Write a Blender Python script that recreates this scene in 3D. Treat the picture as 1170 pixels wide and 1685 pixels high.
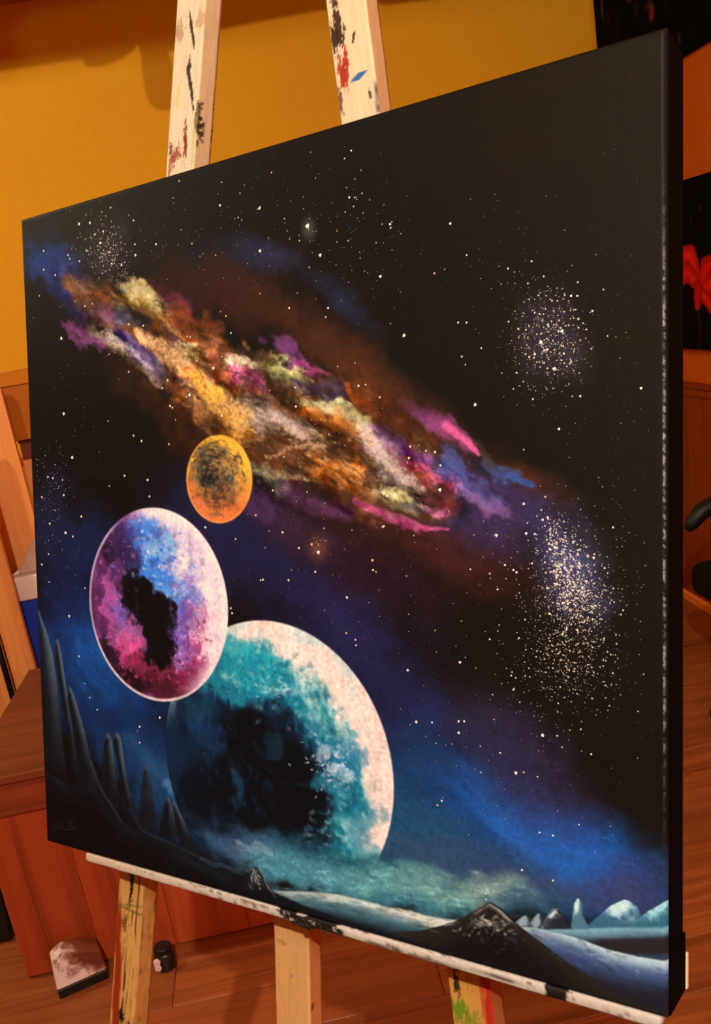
import bpy, bmesh, math, random
import numpy as np
from mathutils import Vector, Matrix

for o in list(bpy.data.objects): bpy.data.objects.remove(o)
scene = bpy.context.scene
col = scene.collection

# ---------------------------------------------------------------- camera, exposure, world, lamps
F_PX, PITCH, YAW, ROLL = 1501.9484, 0.2718, -0.0868, 0.1655
EYE = Vector((0, 0, 1.38))
def cam_axes():
    cp, sp, cr, sr, cy, sy = math.cos(PITCH), math.sin(PITCH), math.cos(ROLL), math.sin(ROLL), math.cos(YAW), math.sin(YAW)
    base = Matrix(((1, 0, 0), (0, 0, 1), (0, -1, 0)))                # right, down, forward
    px = Matrix(((1, 0, 0), (0, cp, sp), (0, -sp, cp)))
    rz = Matrix(((cr, -sr, 0), (sr, cr, 0), (0, 0, 1)))
    yz = Matrix(((cy, -sy, 0), (sy, cy, 0), (0, 0, 1)))
    return yz @ base @ px @ rz
R3 = cam_axes()
cam = bpy.data.cameras.new('camera'); camo = bpy.data.objects.new('camera', cam); col.objects.link(camo)
right, down, fwd = R3.col[0], R3.col[1], R3.col[2]
M = Matrix((right, -down, -fwd)).transposed().to_4x4(); M.translation = EYE
camo.matrix_world = M
cam.sensor_fit = 'VERTICAL'; cam.sensor_height = 36; cam.sensor_width = 36 * 1170 / 1685
cam.lens = F_PX / 1685 * 36; cam.clip_start = .02
cam.shift_x = -9.7302 / 1685; cam.shift_y = 77.9575 / 1685
scene.camera = camo

vs = scene.view_settings
vs.view_transform = 'Standard'; vs.look = 'None'; vs.gamma = 1; vs.use_curve_mapping = False
vs.exposure = 0.22

world = bpy.data.worlds.new('world'); scene.world = world; world.use_nodes = True
world.node_tree.nodes['Background'].inputs[0].default_value = (1, .7, .45, 1)
world.node_tree.nodes['Background'].inputs[1].default_value = .02

LAMP = Vector((-.22, -.72, 2.45))       # the bulb of the pendant lamp above the photographer
def point_lamp(name, loc, watts, color, radius):
    l = bpy.data.lights.new(name, 'POINT'); l.energy = watts; l.color = color; l.shadow_soft_size = radius
    o = bpy.data.objects.new(name, l); o.location = loc; col.objects.link(o); return o
point_lamp('lamp_light', LAMP, 172, (1, .81, .62), .02)
FILL = Vector((1.25, -1.3, 2.05))        # fill light added on the right, behind the photographer, with no lamp body
point_lamp('fill_light', FILL, 48, (1, .88, .78), .09)

CORNER = Vector((-1.5, 2.00, 2.422))     # unseen bulb added to brighten the left wall, just below the height of the unseen beam
point_lamp('added_corner_light', CORNER, 44, (1, .93, .66), .02)

# ---------------------------------------------------------------- helpers
def link(o, parent=None):
    col.objects.link(o)
    if parent is not None: o.parent = parent
    return o
def thing(name, label, cat, loc=(0, 0, 0), rotz=0, group=None):
    o = bpy.data.objects.new(name, None); o.empty_display_size = .05
    o.location = loc; o.rotation_euler = (0, 0, rotz)
    o['label'] = label; o['category'] = cat
    if group: o['group'] = group
    return link(o)
def structure(o):
    o['kind'] = 'structure'; return o
def mesh_obj(name, bm, mat, parent=None, smooth_=False, loc=None):
    me = bpy.data.meshes.new(name); bm.to_mesh(me); bm.free()
    if mat is not None: me.materials.append(mat)
    if smooth_:
        for p in me.polygons: p.use_smooth = True
    o = bpy.data.objects.new(name, me)
    if loc is not None: o.location = loc
    return link(o, parent)
def bevel(bm, w, seg=2):
    if w > 0: bmesh.ops.bevel(bm, geom=bm.edges[:], offset=w, segments=seg, profile=.6, affect='EDGES', clamp_overlap=True)
def add_box(bm, x0, x1, y0, y1, z0, z1, bev=0, seg=2):
    b = bmesh.new(); bmesh.ops.create_cube(b, size=1)
    for v in b.verts: v.co = Vector(((x0 + x1) / 2 + v.co.x * (x1 - x0), (y0 + y1) / 2 + v.co.y * (y1 - y0), (z0 + z1) / 2 + v.co.z * (z1 - z0)))
    bevel(b, bev, seg)
    m = bpy.data.meshes.new('tmp'); b.to_mesh(m); b.free(); bm.from_mesh(m); bpy.data.meshes.remove(m)
def box(name, x0, x1, y0, y1, z0, z1, mat, parent=None, bev=.002, seg=2):
    bm = bmesh.new(); add_box(bm, x0, x1, y0, y1, z0, z1, bev, seg)
    return mesh_obj(name, bm, mat, parent)
def add_prism(bm, pts, y0, y1, axis='y', bev=0):
    """extrude a closed outline (a, b) between y0 and y1; axis y: (x, z) outline, axis z: (x, y), axis x: (y, z)"""
    b = bmesh.new()
    def P(a, c, t): return (a, t, c) if axis == 'y' else ((a, c, t) if axis == 'z' else (t, a, c))
    lo = [b.verts.new(P(a, c, y0)) for a, c in pts]; hi = [b.verts.new(P(a, c, y1)) for a, c in pts]
    b.faces.new(lo); b.faces.new(hi[::-1]); n = len(pts)
    for i in range(n): b.faces.new((lo[i], hi[i], hi[(i + 1) % n], lo[(i + 1) % n]))
    bmesh.ops.recalc_face_normals(b, faces=b.faces[:]); bevel(b, bev, 1)
    m = bpy.data.meshes.new('tmp'); b.to_mesh(m); b.free(); bm.from_mesh(m); bpy.data.meshes.remove(m)
def add_lathe(bm, prof, n=32, loc=(0, 0, 0)):
    rings = []
    for r, z in prof:
        rings.append([bm.verts.new((loc[0] + r * math.cos(2 * math.pi * i / n), loc[1] + r * math.sin(2 * math.pi * i / n), loc[2] + z)) for i in range(n)] if r > 1e-6 else [bm.verts.new((loc[0], loc[1], loc[2] + z))])
    for a, b in zip(rings, rings[1:]):
        for i in range(n):
            j = (i + 1) % n
            if len(a) == 1 and len(b) > 1: bm.faces.new((a[0], b[i], b[j]))
            elif len(b) == 1 and len(a) > 1: bm.faces.new((a[i], b[0], a[j]))
            elif len(a) > 1: bm.faces.new((a[i], b[i], b[j], a[j]))
    bmesh.ops.recalc_face_normals(bm, faces=bm.faces[:])
def add_tube(bm, pts, rad, n=10, flat=1.0):
    pts = [Vector(p) for p in pts]; rings = []
    for i, p in enumerate(pts):
        t = (pts[min(i + 1, len(pts) - 1)] - pts[max(i - 1, 0)]).normalized()
        up = Vector((0, 0, 1)) if abs(t.z) < .95 else Vector((0, 1, 0))
        s = t.cross(up).normalized(); u = s.cross(t)
        r = rad[i] if isinstance(rad, (list, tuple)) else rad
        rings.append([bm.verts.new(p + s * math.cos(2 * math.pi * k / n) * r * flat + u * math.sin(2 * math.pi * k / n) * r) for k in range(n)])
    for a, b in zip(rings, rings[1:]):
        for k in range(n): bm.faces.new((a[k], a[(k + 1) % n], b[(k + 1) % n], b[k]))
    bm.faces.new(rings[0][::-1]); bm.faces.new(rings[-1])
    bmesh.ops.recalc_face_normals(bm, faces=bm.faces[:])
def lin(c):
    c = np.asarray(c, float) / 255
    return np.where(c <= .04045, c / 12.92, ((c + .055) / 1.055) ** 2.4)
def rgb(*c): return tuple(float(v) for v in lin(c)) + (1,)

# ---------------------------------------------------------------- procedural materials
class Mat:
    def __init__(s, name, rough=.5, spec=.4):
        s.m = bpy.data.materials.new(name); s.m.use_nodes = True
        s.t = s.m.node_tree; s.b = s.t.nodes['Principled BSDF']
        s.b.inputs['Roughness'].default_value = rough; s.b.inputs['Specular IOR Level'].default_value = spec
        s.co = s.n('ShaderNodeTexCoord').outputs['Object']
    def n(s, kind, **kw):
        nd = s.t.nodes.new(kind)
        for k, v in kw.items(): setattr(nd, k, v)
        return nd
    def l(s, a, b): s.t.links.new(a, b)
    def mapping(s, scale, rot=(0, 0, 0), src=None):
        m = s.n('ShaderNodeMapping'); m.inputs['Scale'].default_value = scale; m.inputs['Rotation'].default_value = rot
        s.l(src or s.co, m.inputs['Vector']); return m.outputs[0]
    def noise(s, vec, scale, detail=6, rough=.6, dist=0):
        t = s.n('ShaderNodeTexNoise'); t.inputs['Scale'].default_value = scale; t.inputs['Detail'].default_value = detail
        t.inputs['Roughness'].default_value = rough; t.inputs['Distortion'].default_value = dist
        s.l(vec, t.inputs['Vector']); return t.outputs['Fac']
    def ramp(s, fac, stops):
        r = s.n('ShaderNodeValToRGB'); e = r.color_ramp.elements
        while len(e) > 1: e.remove(e[-1])
        e[0].position, e[0].color = stops[0]
        for p, c in stops[1:]:
            q = e.new(p); q.color = c
        s.l(fac, r.inputs[0]); return r.outputs[0]
    def mix(s, fac, a, b, mode='MIX'):
        m = s.n('ShaderNodeMix', data_type='RGBA', blend_type=mode)
        for sock, v in ((m.inputs[0], fac), (m.inputs[6], a), (m.inputs[7], b)):
            if hasattr(v, 'node'): s.l(v, sock)
            else: sock.default_value = v
        return m.outputs[2]
    def color(s, c):
        if hasattr(c, 'node'): s.l(c, s.b.inputs['Base Color'])
        else: s.b.inputs['Base Color'].default_value = c
    def bump(s, h, strength=.2, dist=.002):
        b = s.n('ShaderNodeBump'); b.inputs['Strength'].default_value = strength; b.inputs['Distance'].default_value = dist
        s.l(h, b.inputs['Height']); s.l(b.outputs[0], s.b.inputs['Normal'])
    def per_object(s):
        return s.n('ShaderNodeObjectInfo').outputs['Random']

def wood(name, dark, mid, light, axis='z', fine=1.0, rough=.5, spec=.35, knots=False, vary=.25, bump=.15):
    m = Mat(name, rough, spec)
    sc = {'x': (1.2, 26, 26), 'y': (26, 1.2, 26), 'z': (26, 26, 1.2)}[axis]
    off = m.n('ShaderNodeVectorMath', operation='ADD'); m.l(m.co, off.inputs[0])
    k = m.n('ShaderNodeMath', operation='MULTIPLY'); k.inputs[1].default_value = 9.0; m.l(m.per_object(), k.inputs[0]); m.l(k.outputs[0], off.inputs[1])
    g = m.noise(m.mapping(sc, src=off.outputs[0]), 1.0 * fine, 8, .62, .9)
    c = m.ramp(g, [(.30, dark), (.5, mid), (.72, light)])
    big = m.noise(m.mapping(tuple(v * .12 for v in sc), src=off.outputs[0]), 1.5, 3, .5)
    c = m.mix(m.ramp(big, [(.35, (0, 0, 0, 1)), (.7, (.35, .35, .35, 1))]), c, light)
    if knots:
        v = m.n('ShaderNodeTexVoronoi'); v.inputs['Scale'].default_value = 1
        m.l(m.mapping({'x': (3, 10, 10), 'y': (10, 3, 10), 'z': (10, 10, 4.5)}[axis], src=off.outputs[0]), v.inputs['Vector'])
        c = m.mix(m.ramp(v.outputs['Distance'], [(.07, (1, 1, 1, 1)), (.2, (0, 0, 0, 1))]), c, knots)
    h = m.n('ShaderNodeHueSaturation'); m.l(c, h.inputs['Color'])
    mr = m.n('ShaderNodeMapRange'); mr.inputs[3].default_value = 1 - vary; mr.inputs[4].default_value = 1 + vary
    m.l(m.per_object(), mr.inputs[0]); m.l(mr.outputs[0], h.inputs['Value'])
    m.color(h.outputs[0]); m.bump(g, bump, .002)
    return m.m
def plain(name, c, c2=None, scale=8, rough=.6, spec=.3, bump=0, metal=0):
    m = Mat(name, rough, spec)
    f = m.noise(m.co, scale, 6, .6)
    m.color(m.ramp(f, [(.35, c), (.68, c2 or tuple(v * .82 for v in c[:3]) + (1,))]))
    m.b.inputs['Metallic'].default_value = metal
    if bump: m.bump(m.noise(m.co, scale * 14, 4, .6), bump, .002)
    return m.m
def painted(name, rough=.5, spec=.35, weave=0, bump=.15):
    """paint whose colours sit in the mesh's own colour attribute"""
    m = Mat(name, rough, spec)
    a = m.n('ShaderNodeAttribute', attribute_name='paint')
    m.color(a.outputs['Color'])
    if weave:
        w1 = m.n('ShaderNodeTexWave', wave_type='BANDS', bands_direction='X'); w2 = m.n('ShaderNodeTexWave', wave_type='BANDS', bands_direction='Y')
        uv = m.n('ShaderNodeUVMap').outputs[0]
        for w in (w1, w2):
            w.inputs['Scale'].default_value = weave; w.inputs['Distortion'].default_value = 1.2; w.inputs['Detail'].default_value = 1; m.l(uv, w.inputs['Vector'])
        ad = m.n('ShaderNodeMath', operation='ADD'); m.l(w1.outputs['Fac'], ad.inputs[0]); m.l(w2.outputs['Fac'], ad.inputs[1])
        m.bump(ad.outputs[0], bump, .0006)
    else:
        m.bump(m.noise(m.co, 160, 4, .6), bump, .001)
    return m.m

MAT = {}
m = Mat('wall_paint_yellow', .75, .2)
f = m.noise(m.co, 1.6, 4, .5); f2 = m.noise(m.co, 30, 4, .6)
m.color(m.mix(.12, m.ramp(f, [(.3, rgb(232, 166, 24)), (.7, rgb(238, 176, 30))]), m.ramp(f2, [(.3, rgb(214, 146, 20)), (.7, rgb(244, 190, 40))]))); m.bump(m.noise(m.co, 90, 4), .12, .002)
MAT['wall'] = m.m
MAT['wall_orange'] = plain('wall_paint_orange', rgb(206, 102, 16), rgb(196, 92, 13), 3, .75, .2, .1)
MAT['ceiling'] = plain('ceiling_paint', rgb(196, 140, 84), None, 3, .8, .2, .08)
MAT['room'] = plain('wall_paint_far', rgb(150, 90, 44), rgb(130, 76, 36), 2, .8, .2)
MAT['plank'] = wood('floor_laminate', rgb(106, 52, 24), rgb(140, 76, 36), rgb(168, 96, 52), 'x', 1.3, .42, .35, vary=.14, bump=.06)
MAT['wainscot'] = wood('red_brown_wainscot_wood', rgb(104, 36, 12), rgb(126, 46, 16), rgb(144, 58, 22), 'z', 1, .5, .25, vary=.1)
MAT['baseboard'] = wood('baseboard_pine', rgb(190, 96, 36), rgb(206, 110, 44), rgb(220, 124, 54), 'y', 1, .45, .3)
MAT['beam'] = wood('unseen_beam_wood', rgb(80, 40, 18), rgb(104, 54, 26), rgb(126, 70, 36), 'x', 1, .6, .25)
MAT['chest'] = wood('chest_red_brown_wood', rgb(116, 46, 20), rgb(160, 66, 30), rgb(182, 84, 42), 'z', .8, .42, .4, vary=.1)
MAT['chest_x'] = wood('chest_red_brown_wood_lengthwise', rgb(92, 38, 18), rgb(130, 56, 28), rgb(154, 76, 42), 'x', .8, .42, .4, vary=.1)
MAT['chest_lid'] = wood('chest_lid_dark_wood', rgb(84, 42, 20), rgb(108, 54, 26), rgb(128, 70, 38), 'x', .8, .5, .3, vary=.1)
MAT['pine'] = wood('knotty_pine', rgb(206, 126, 62), rgb(226, 150, 82), rgb(240, 172, 104), 'z', .8, .5, .35, knots=rgb(112, 48, 18), vary=.12)
MAT['mast'] = wood('bare_easel_pine', rgb(214, 150, 92), rgb(226, 164, 106), rgb(236, 180, 122), 'z', 1.2, .5, .3, vary=.03)
MAT['black'] = plain('black_plastic', rgb(16, 15, 15), rgb(22, 21, 20), 10, .5, .35)
MAT['black_cloth'] = plain('black_upholstery', rgb(17, 16, 16), rgb(24, 22, 22), 60, .9, .1, .2)
MAT['black_canvas'] = plain('black_painted_canvas', rgb(5, 5, 5), rgb(8, 7, 7), 40, .9, .03, .2)
MAT['metal'] = plain('grey_metal', rgb(120, 116, 112), rgb(140, 136, 130), 20, .35, .5, 0, 1)
MAT['ochre'] = plain('ochre_card', rgb(164, 94, 14), rgb(156, 86, 12), 6, .7, .2, .1)
MAT['ochre_lid'] = plain('ochre_card_lid', rgb(184, 112, 20), rgb(174, 104, 18), 6, .7, .2, .1)
MAT['maroon'] = plain('maroon_wood', rgb(120, 54, 32), rgb(106, 46, 28), 12, .6, .3)
MAT['blue'] = plain('blue_plastic', rgb(26, 64, 196), rgb(22, 56, 178), 5, .4, .4)
MAT['white'] = plain('white_plastic', rgb(226, 218, 214), rgb(216, 206, 202), 5, .5, .35)
MAT['white_cloth'] = plain('greyish_white_cloth', rgb(206, 186, 172), rgb(190, 168, 154), 14, .9, .1, .2)
# ---------------------------------------------------------------- the painted picture (flat artwork on the canvas)
def smooth(e0, e1, x):
    t = np.clip((x - e0) / (e1 - e0), 0, 1)
    return t * t * (3 - 2 * t)

def vnoise(x, y, seed):
    tab = np.random.RandomState(seed).rand(256, 256).astype(np.float32)
    xi = np.floor(x).astype(np.int32); yi = np.floor(y).astype(np.int32)
    fx = (x - xi).astype(np.float32); fy = (y - yi).astype(np.float32)
    fx = fx * fx * (3 - 2 * fx); fy = fy * fy * (3 - 2 * fy)
    x0 = xi & 255; x1 = (xi + 1) & 255; y0 = yi & 255; y1 = (yi + 1) & 255
    a = tab[y0, x0]; b = tab[y0, x1]; c = tab[y1, x0]; d = tab[y1, x1]
    return (a + (b - a) * fx) * (1 - fy) + (c + (d - c) * fx) * fy

def fbm(x, y, seed, octv=5, gain=.55):
    s = 0; a = 1.0; t = 0
    for o in range(octv):
        s = s + a * vnoise(x * 2 ** o + 17.3 * o, y * 2 ** o + 9.1 * o, seed + o); t += a; a *= gain
    return (s / t - .5) * 2.4

CORNERS = [(33, 361), (1097, 42), (1098, 1678), (76, 1385)]     # canvas corners as measured: TL TR BR BL
def homography(src, dst):
    A = []
    for (x, y), (u, v) in zip(src, dst):
        A.append([x, y, 1, 0, 0, 0, -u * x, -u * y, -u]); A.append([0, 0, 0, x, y, 1, -v * x, -v * y, -v])
    return np.linalg.svd(np.array(A, float))[2][-1].reshape(3, 3)
H_MU = homography(CORNERS, [(0, 0), (1, 0), (1, 1), (0, 1)])     # measured point -> canvas (u right, v down)
H_UM = np.linalg.inv(H_MU)
def happly(Hm, x, y):
    x = np.asarray(x, float); y = np.asarray(y, float)
    w = Hm[2, 0] * x + Hm[2, 1] * y + Hm[2, 2]
    return (Hm[0, 0] * x + Hm[0, 1] * y + Hm[0, 2]) / w, (Hm[1, 0] * x + Hm[1, 1] * y + Hm[1, 2]) / w

def paint_picture(U, V):
    """sRGB 0-255 colours of the painting at canvas coordinates U (right), V (down)."""
    X, Y = happly(H_UM, U, V)
    X = X.astype(np.float32); Y = Y.astype(np.float32); U = U.astype(np.float32); V = V.astype(np.float32)
    C = np.zeros(U.shape + (3,), np.float32)
    def over(m, col):
        if not isinstance(col, np.ndarray): col = np.array(col, np.float32)
        C[...] = C * (1 - m[..., None]) + col * m[..., None]
    def mix(c0, c1, t):
        return np.array(c0, np.float32) * (1 - t[..., None]) + np.array(c1, np.float32) * t[..., None]
    # noise fields in canvas space
    ang = math.radians(33); ca, sa = math.cos(ang), math.sin(ang)
    S1 = U * ca + V * sa; S2 = -U * sa + V * ca
    w1 = fbm(U * 5, V * 5, 1, 4); w2 = fbm(U * 5, V * 5, 11, 4)
    n_soft = fbm(U * 6, V * 6, 21, 4)
    n_mid = fbm(U * 16 + w1 * .8, V * 16 + w2 * .8, 31, 5, .6)
    n_fine = fbm(U * 60 + w1, V * 60 + w2, 41, 4, .65)
    n_grit = fbm(U * 260, V * 260, 47, 2, .7)
    n_str = fbm(S1 * 7 + w1 * .7, S2 * 30 + w2 * 1.6, 51, 5, .6)
    n_str2 = fbm(S1 * 14 + w2 * .8, S2 * 52 + w1 * 1.6, 61, 4, .65)
    e1 = .006
    n_lump = fbm(S1 * 15 + w1 * 1.2, S2 * 26 + w2 * 1.2, 71, 5, .62)
    n_lump_s = fbm((S1 - e1) * 15 + w1 * 1.2, (S2 + e1 * 1.6) * 26 + w2 * 1.2, 71, 5, .62)
    emboss = np.clip((n_lump_s - n_lump) * 1.5, -1, 1)
    n_h = fbm(U * 7 + w1 * .4, V * 40 + w2 * .6, 81, 4, .6)         # horizontal brush work
    n_dry = n_fine * .75 + fbm(S1 * 70, S2 * 150, 111, 3, .7) * .55
    q1 = fbm(U * 13, V * 13, 121, 3, .6); q2 = fbm(U * 13, V * 13, 131, 3, .6)
    q3 = fbm(U * 46, V * 46, 141, 3, .65); q4 = fbm(U * 46, V * 46, 151, 3, .65)
    XW = X + 22 * q1 + 11 * q3; YW = Y + 22 * q2 + 11 * q4          # ragged brush coordinates
    XR, YR = X, Y; XS = X + 7 * q1 + 5 * q3; YS = Y + 7 * q2 + 5 * q4
    XP = X + 15 * q1 + 11 * q3; YP = Y + 15 * q2 + 11 * q4
    n_v = fbm(U * 90, V * 9 + w1 * .5, 91, 4, .6)                   # vertical brush work

    def ell(cx, cy, a, b, deg=0, soft=.8, nz=None, amp=.35, xy=None):
        r = math.radians(deg); c, s = math.cos(r), math.sin(r)
        dx = (X if xy is None else xy[0]) - cx; dy = (Y if xy is None else xy[1]) - cy
        d = np.sqrt(((dx * c + dy * s) / a) ** 2 + ((-dx * s + dy * c) / b) ** 2)
        if nz is not None: d = d + amp * nz
        return smooth(1 + soft * .5, 1 - soft * .5, d)
    def stroke(pts, wid, nz=None, amp=.5, soft=.9, ragged=True):
        best = None; X, Y = (XS, YS) if ragged else (XR, YR)
        for i in range(len(pts) - 1):
            (x0, y0), (x1, y1) = pts[i], pts[i + 1]
            L2 = (x1 - x0) ** 2 + (y1 - y0) ** 2
            t = np.clip(((X - x0) * (x1 - x0) + (Y - y0) * (y1 - y0)) / L2, 0, 1)
            w0 = wid[i] if isinstance(wid, (list, tuple)) else wid
            wi = wid[i + 1] if isinstance(wid, (list, tuple)) else wid
            d = np.hypot(X - x0 - t * (x1 - x0), Y - y0 - t * (y1 - y0)) / (w0 + (wi - w0) * t)
            best = d if best is None else np.minimum(best, d)
        if nz is not None: best = best + amp * nz
        return smooth(1 + soft * .5, 1 - soft * .5, best)

    rnd = random.Random(21)
    NVr, NUr = U.shape
    def at(px, py):
        u, v = happly(H_MU, px, py); return min(max(int(v * (NVr - 1)), 0), NVr - 1), min(max(int(u * (NUr - 1)), 0), NUr - 1)
    def dab(A, px, py, a, b, deg, colr, al=.8, rough=.45):
        """one brush touch on A (canvas array)"""
        q = [at(px - a * 1.6, py - a * 1.6), at(px + a * 1.6, py + a * 1.6), at(px - a * 1.6, py + a * 1.6), at(px + a * 1.6, py - a * 1.6)]
        sl = (slice(min(t[0] for t in q), max(t[0] for t in q) + 1), slice(min(t[1] for t in q), max(t[1] for t in q) + 1))
        r = math.radians(deg); c, s = math.cos(r), math.sin(r)
        dx = X[sl] - px + 3.5 * q3[sl]; dy = Y[sl] - py + 3.5 * q4[sl]
        dx, dy = dx * c + dy * s, -dx * s + dy * c
        d = np.hypot(dx / a, (dy + .1 * dx * dx / a) / b) + rough * (n_fine[sl] + .5 * n_grit[sl])
        k = (smooth(1.3, .3, d) * al * np.clip(.72 + .7 * (n_grit[sl] + .6 * n_fine[sl]), .1, 1))[..., None]
        A[sl] = A[sl] * (1 - k) + np.asarray(colr, np.float32) * k
    def touch(A, px, py, a, b, deg, lo=.6, hi=1.5, al=.75, cool=0):
        """brush touch that takes up the colour already there, lighter or darker"""
        f = lo + (hi - lo) * rnd.random(); c0 = A[at(px + rnd.gauss(0, a), py + rnd.gauss(0, a * .6))]
        g = c0.mean(); c1 = (c0 * .85 + g * .15) * f + (8 if f > 1.1 else 0)
        dab(A, px, py, a, b, deg, np.clip(c1, 3, 250), al)
    def dry(m, n, lo, hi): return smooth(lo, hi, m + n * np.clip(m * 3, 0, 1))
    # --- black ground; a faint warm sheen painted in towards the right
    base = mix((12, 10, 10), (18, 14, 9), smooth(250, 1000, X + .2 * (500 - Y)))
    over(np.ones_like(X), base)
    over(smooth(-.4, .8, n_soft) * .2, (10, 9, 12))

    # --- broad hazes
    H = lambda cx, cy, a, b, deg, col, al, nz=n_soft, amp=.6, soft=1.7: over(np.clip(ell(cx, cy, a, b, deg, soft, nz, amp, (XW, YW)) * al * (1 + .35 * n_dry), 0, 1), col)
    H(420, 900, 130, 65, 30, (24, 28, 62), .85)
    H(500, 960, 190, 75, 42, (26, 26, 58), .85)
    H(640, 1130, 190, 75, 52, (25, 25, 58), .85)
    H(700, 1230, 170, 70, 50, (28, 32, 72), .9)
    H(560, 1010, 90, 40, 40, (36, 34, 80), .5, n_mid)
    H(700, 1330, 130, 100, 30, (18, 52, 92), .9)
    H(840, 1400, 200, 75, 25, (22, 58, 104), .9)
    H(960, 1400, 170, 62, 30, (24, 70, 140), .9, n_mid)
    H(905, 1380, 110, 36, 33, (34, 100, 190), .85, n_str)
    H(990, 1440, 120, 40, 25, (30, 84, 160), .7, n_str)
    H(880, 1270, 90, 50, 40, (42, 38, 72), .7)
    H(790, 1180, 60, 40, 40, (40, 34, 52), .5)
    H(1060, 1470, 70, 40, 20, (54, 50, 90), .7, n_mid)
    H(960, 1475, 120, 26, 8, (58, 60, 96), .6, n_h)
    H(640, 1380, 110, 60, 20, (22, 74, 108), .85, n_mid)
    H(760, 1420, 150, 40, 12, (54, 72, 104), .7, n_h)
    H(700, 1480, 170, 34, 6, (36, 96, 118), .9, n_h)
    # left blues
    H(112, 950, 48, 130, -8, (17, 28, 70), .85)
    H(70, 870, 40, 60, 0, (22, 32, 62), .7, n_mid)
    H(130, 1090, 60, 100, -25, (15, 44, 100), .9, n_mid)
    H(205, 1140, 74, 100, -40, (13, 46, 96), .85, n_mid)
    H(165, 1090, 36, 80, -32, (22, 90, 175), .7, n_str)
    H(235, 1235, 80, 60, 50, (13, 40, 84), .8, n_mid)
    H(290, 1330, 100, 36, 45, (18, 60, 104), .85, n_mid)
    over(stroke([(215, 1210), (262, 1270), (300, 1320), (350, 1372), (440, 1410)], [18, 14, 15, 16, 22], n_str + .6 * n_dry, .8, 1.6) * .5, (44, 92, 138))
    over(stroke([(275, 1290), (315, 1335), (345, 1365)], [5, 6, 6], n_fine + n_dry, .9, 1.5) * .4, (120, 160, 200))
    H(180, 1045, 24, 30, 0, (20, 70, 150), .5, n_mid)
    H(150, 900, 40, 46, 0, (17, 34, 78), .7, n_mid)
    # upper hazes
    H(75, 425, 46, 32, 10, (16, 52, 108), .95, n_mid)
    H(120, 462, 60, 24, 32, (32, 44, 100), .9, n_mid)
    H(160, 490, 50, 22, 30, (60, 44, 96), .6, n_mid)
    H(440, 420, 50, 20, 12, (38, 42, 74), .7, n_mid)
    H(550, 490, 60, 18, 40, (34, 44, 78), .6, n_mid)
    H(340, 420, 60, 34, 20, (18, 24, 38), .6)
    H(450, 505, 100, 36, 30, (66, 28, 16), .7, n_mid)
    H(330, 470, 80, 40, 30, (48, 20, 16), .8, n_mid)
    H(560, 575, 130, 32, 35, (58, 32, 20), .65, n_mid)
    H(640, 660, 120, 38, 38, (80, 40, 18), .8, n_mid)
    H(860, 790, 70, 26, 38, (64, 32, 20), .8, n_mid)
    H(690, 890, 170, 40, 22, (56, 24, 22), .9, n_str)
    H(620, 950, 120, 40, 25, (44, 20, 36), .6, n_mid)
    H(800, 840, 110, 50, 30, (56, 42, 80), .9, n_str)
    H(900, 900, 50, 26, 35, (44, 38, 72), .7, n_str)
    H(480, 850, 90, 40, 25, (52, 30, 50), .8, n_str)
    H(330, 720, 60, 40, 40, (60, 28, 10), .8, n_mid)
    H(270, 640, 90, 34, 42, (58, 30, 14), .8, n_mid)

    # --- the bright nebula band
    spine = [(120, 465), (220, 535), (330, 620), (430, 690), (540, 735), (640, 780), (720, 825)]
    band = stroke(spine, [14, 42, 62, 82, 92, 70, 30], n_str, .38, .7)
    t = smooth(-1.1, .9, n_lump + .5 * n_str)
    over(band * .95, mix((40, 22, 14), (122, 74, 36), t))
    over(band * smooth(.25, 1.0, n_lump + .3 * n_fine) * .75, (168, 138, 96))
    B = lambda cx, cy, a, b, deg, col, al=.9, nz=n_lump, amp=.55, soft=.8: over(dry(ell(cx, cy, a * 1.08, b * 1.12, deg, 1.3, nz, amp, (XW, YW)), .5 * n_dry, .14, .95) * al * np.clip(.82 + .5 * n_str2, 0, 1), col)
    B(160, 458, 26, 10, 28, (132, 84, 52), .8)
    B(172, 486, 24, 14, 30, (124, 62, 22), .8)
    B(222, 490, 42, 24, 28, (150, 136, 80), .95)
    B(232, 476, 30, 9, 30, (182, 168, 112), .9)
    B(248, 516, 26, 14, 45, (120, 78, 26), .85)
    B(275, 525, 26, 10, 40, (166, 122, 74), .8)
    B(192, 480, 20, 8, 10, (86, 92, 84), .7)
    B(212, 524, 24, 12, 20, (44, 54, 84), .8)
    B(285, 496, 32, 15, 28, (118, 48, 82), .8, n_mid)
    B(258, 468, 26, 14, 30, (80, 30, 32), .7, n_mid)
    B(330, 548, 52, 24, 30, (142, 70, 24), .85, n_mid)
    B(300, 530, 30, 14, 30, (120, 52, 22), .8, n_mid)
    B(140, 542, 36, 17, 32, (140, 72, 132), .9, n_mid)
    B(165, 520, 34, 13, 32, (92, 48, 104), .7, n_mid)
    over(stroke([(158, 538), (190, 560), (222, 588), (246, 612), (262, 630)], [11, 13, 12, 10, 6], n_fine, .5) * .9, (170, 146, 128))
    over(stroke([(180, 548), (224, 582), (240, 600)], [4, 5, 3], n_fine, .6) * .8, (216, 204, 190))
    over(stroke([(195, 548), (232, 582), (262, 612)], [8, 12, 10], n_mid, .5) * .85, (64, 52, 116))
    B(270, 608, 30, 18, 45, (96, 74, 88), .8)
    B(285, 555, 24, 12, 20, (84, 52, 78), .8)
    over(stroke([(228, 548), (262, 568), (296, 604), (330, 626), (362, 662), (398, 688)], [7, 14, 15, 16, 18, 18], n_lump, .5) * .92, mix((196, 132, 84), (226, 168, 88), smooth(250, 360, X)))
    B(302, 574, 26, 15, 20, (176, 158, 112), .95)
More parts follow.
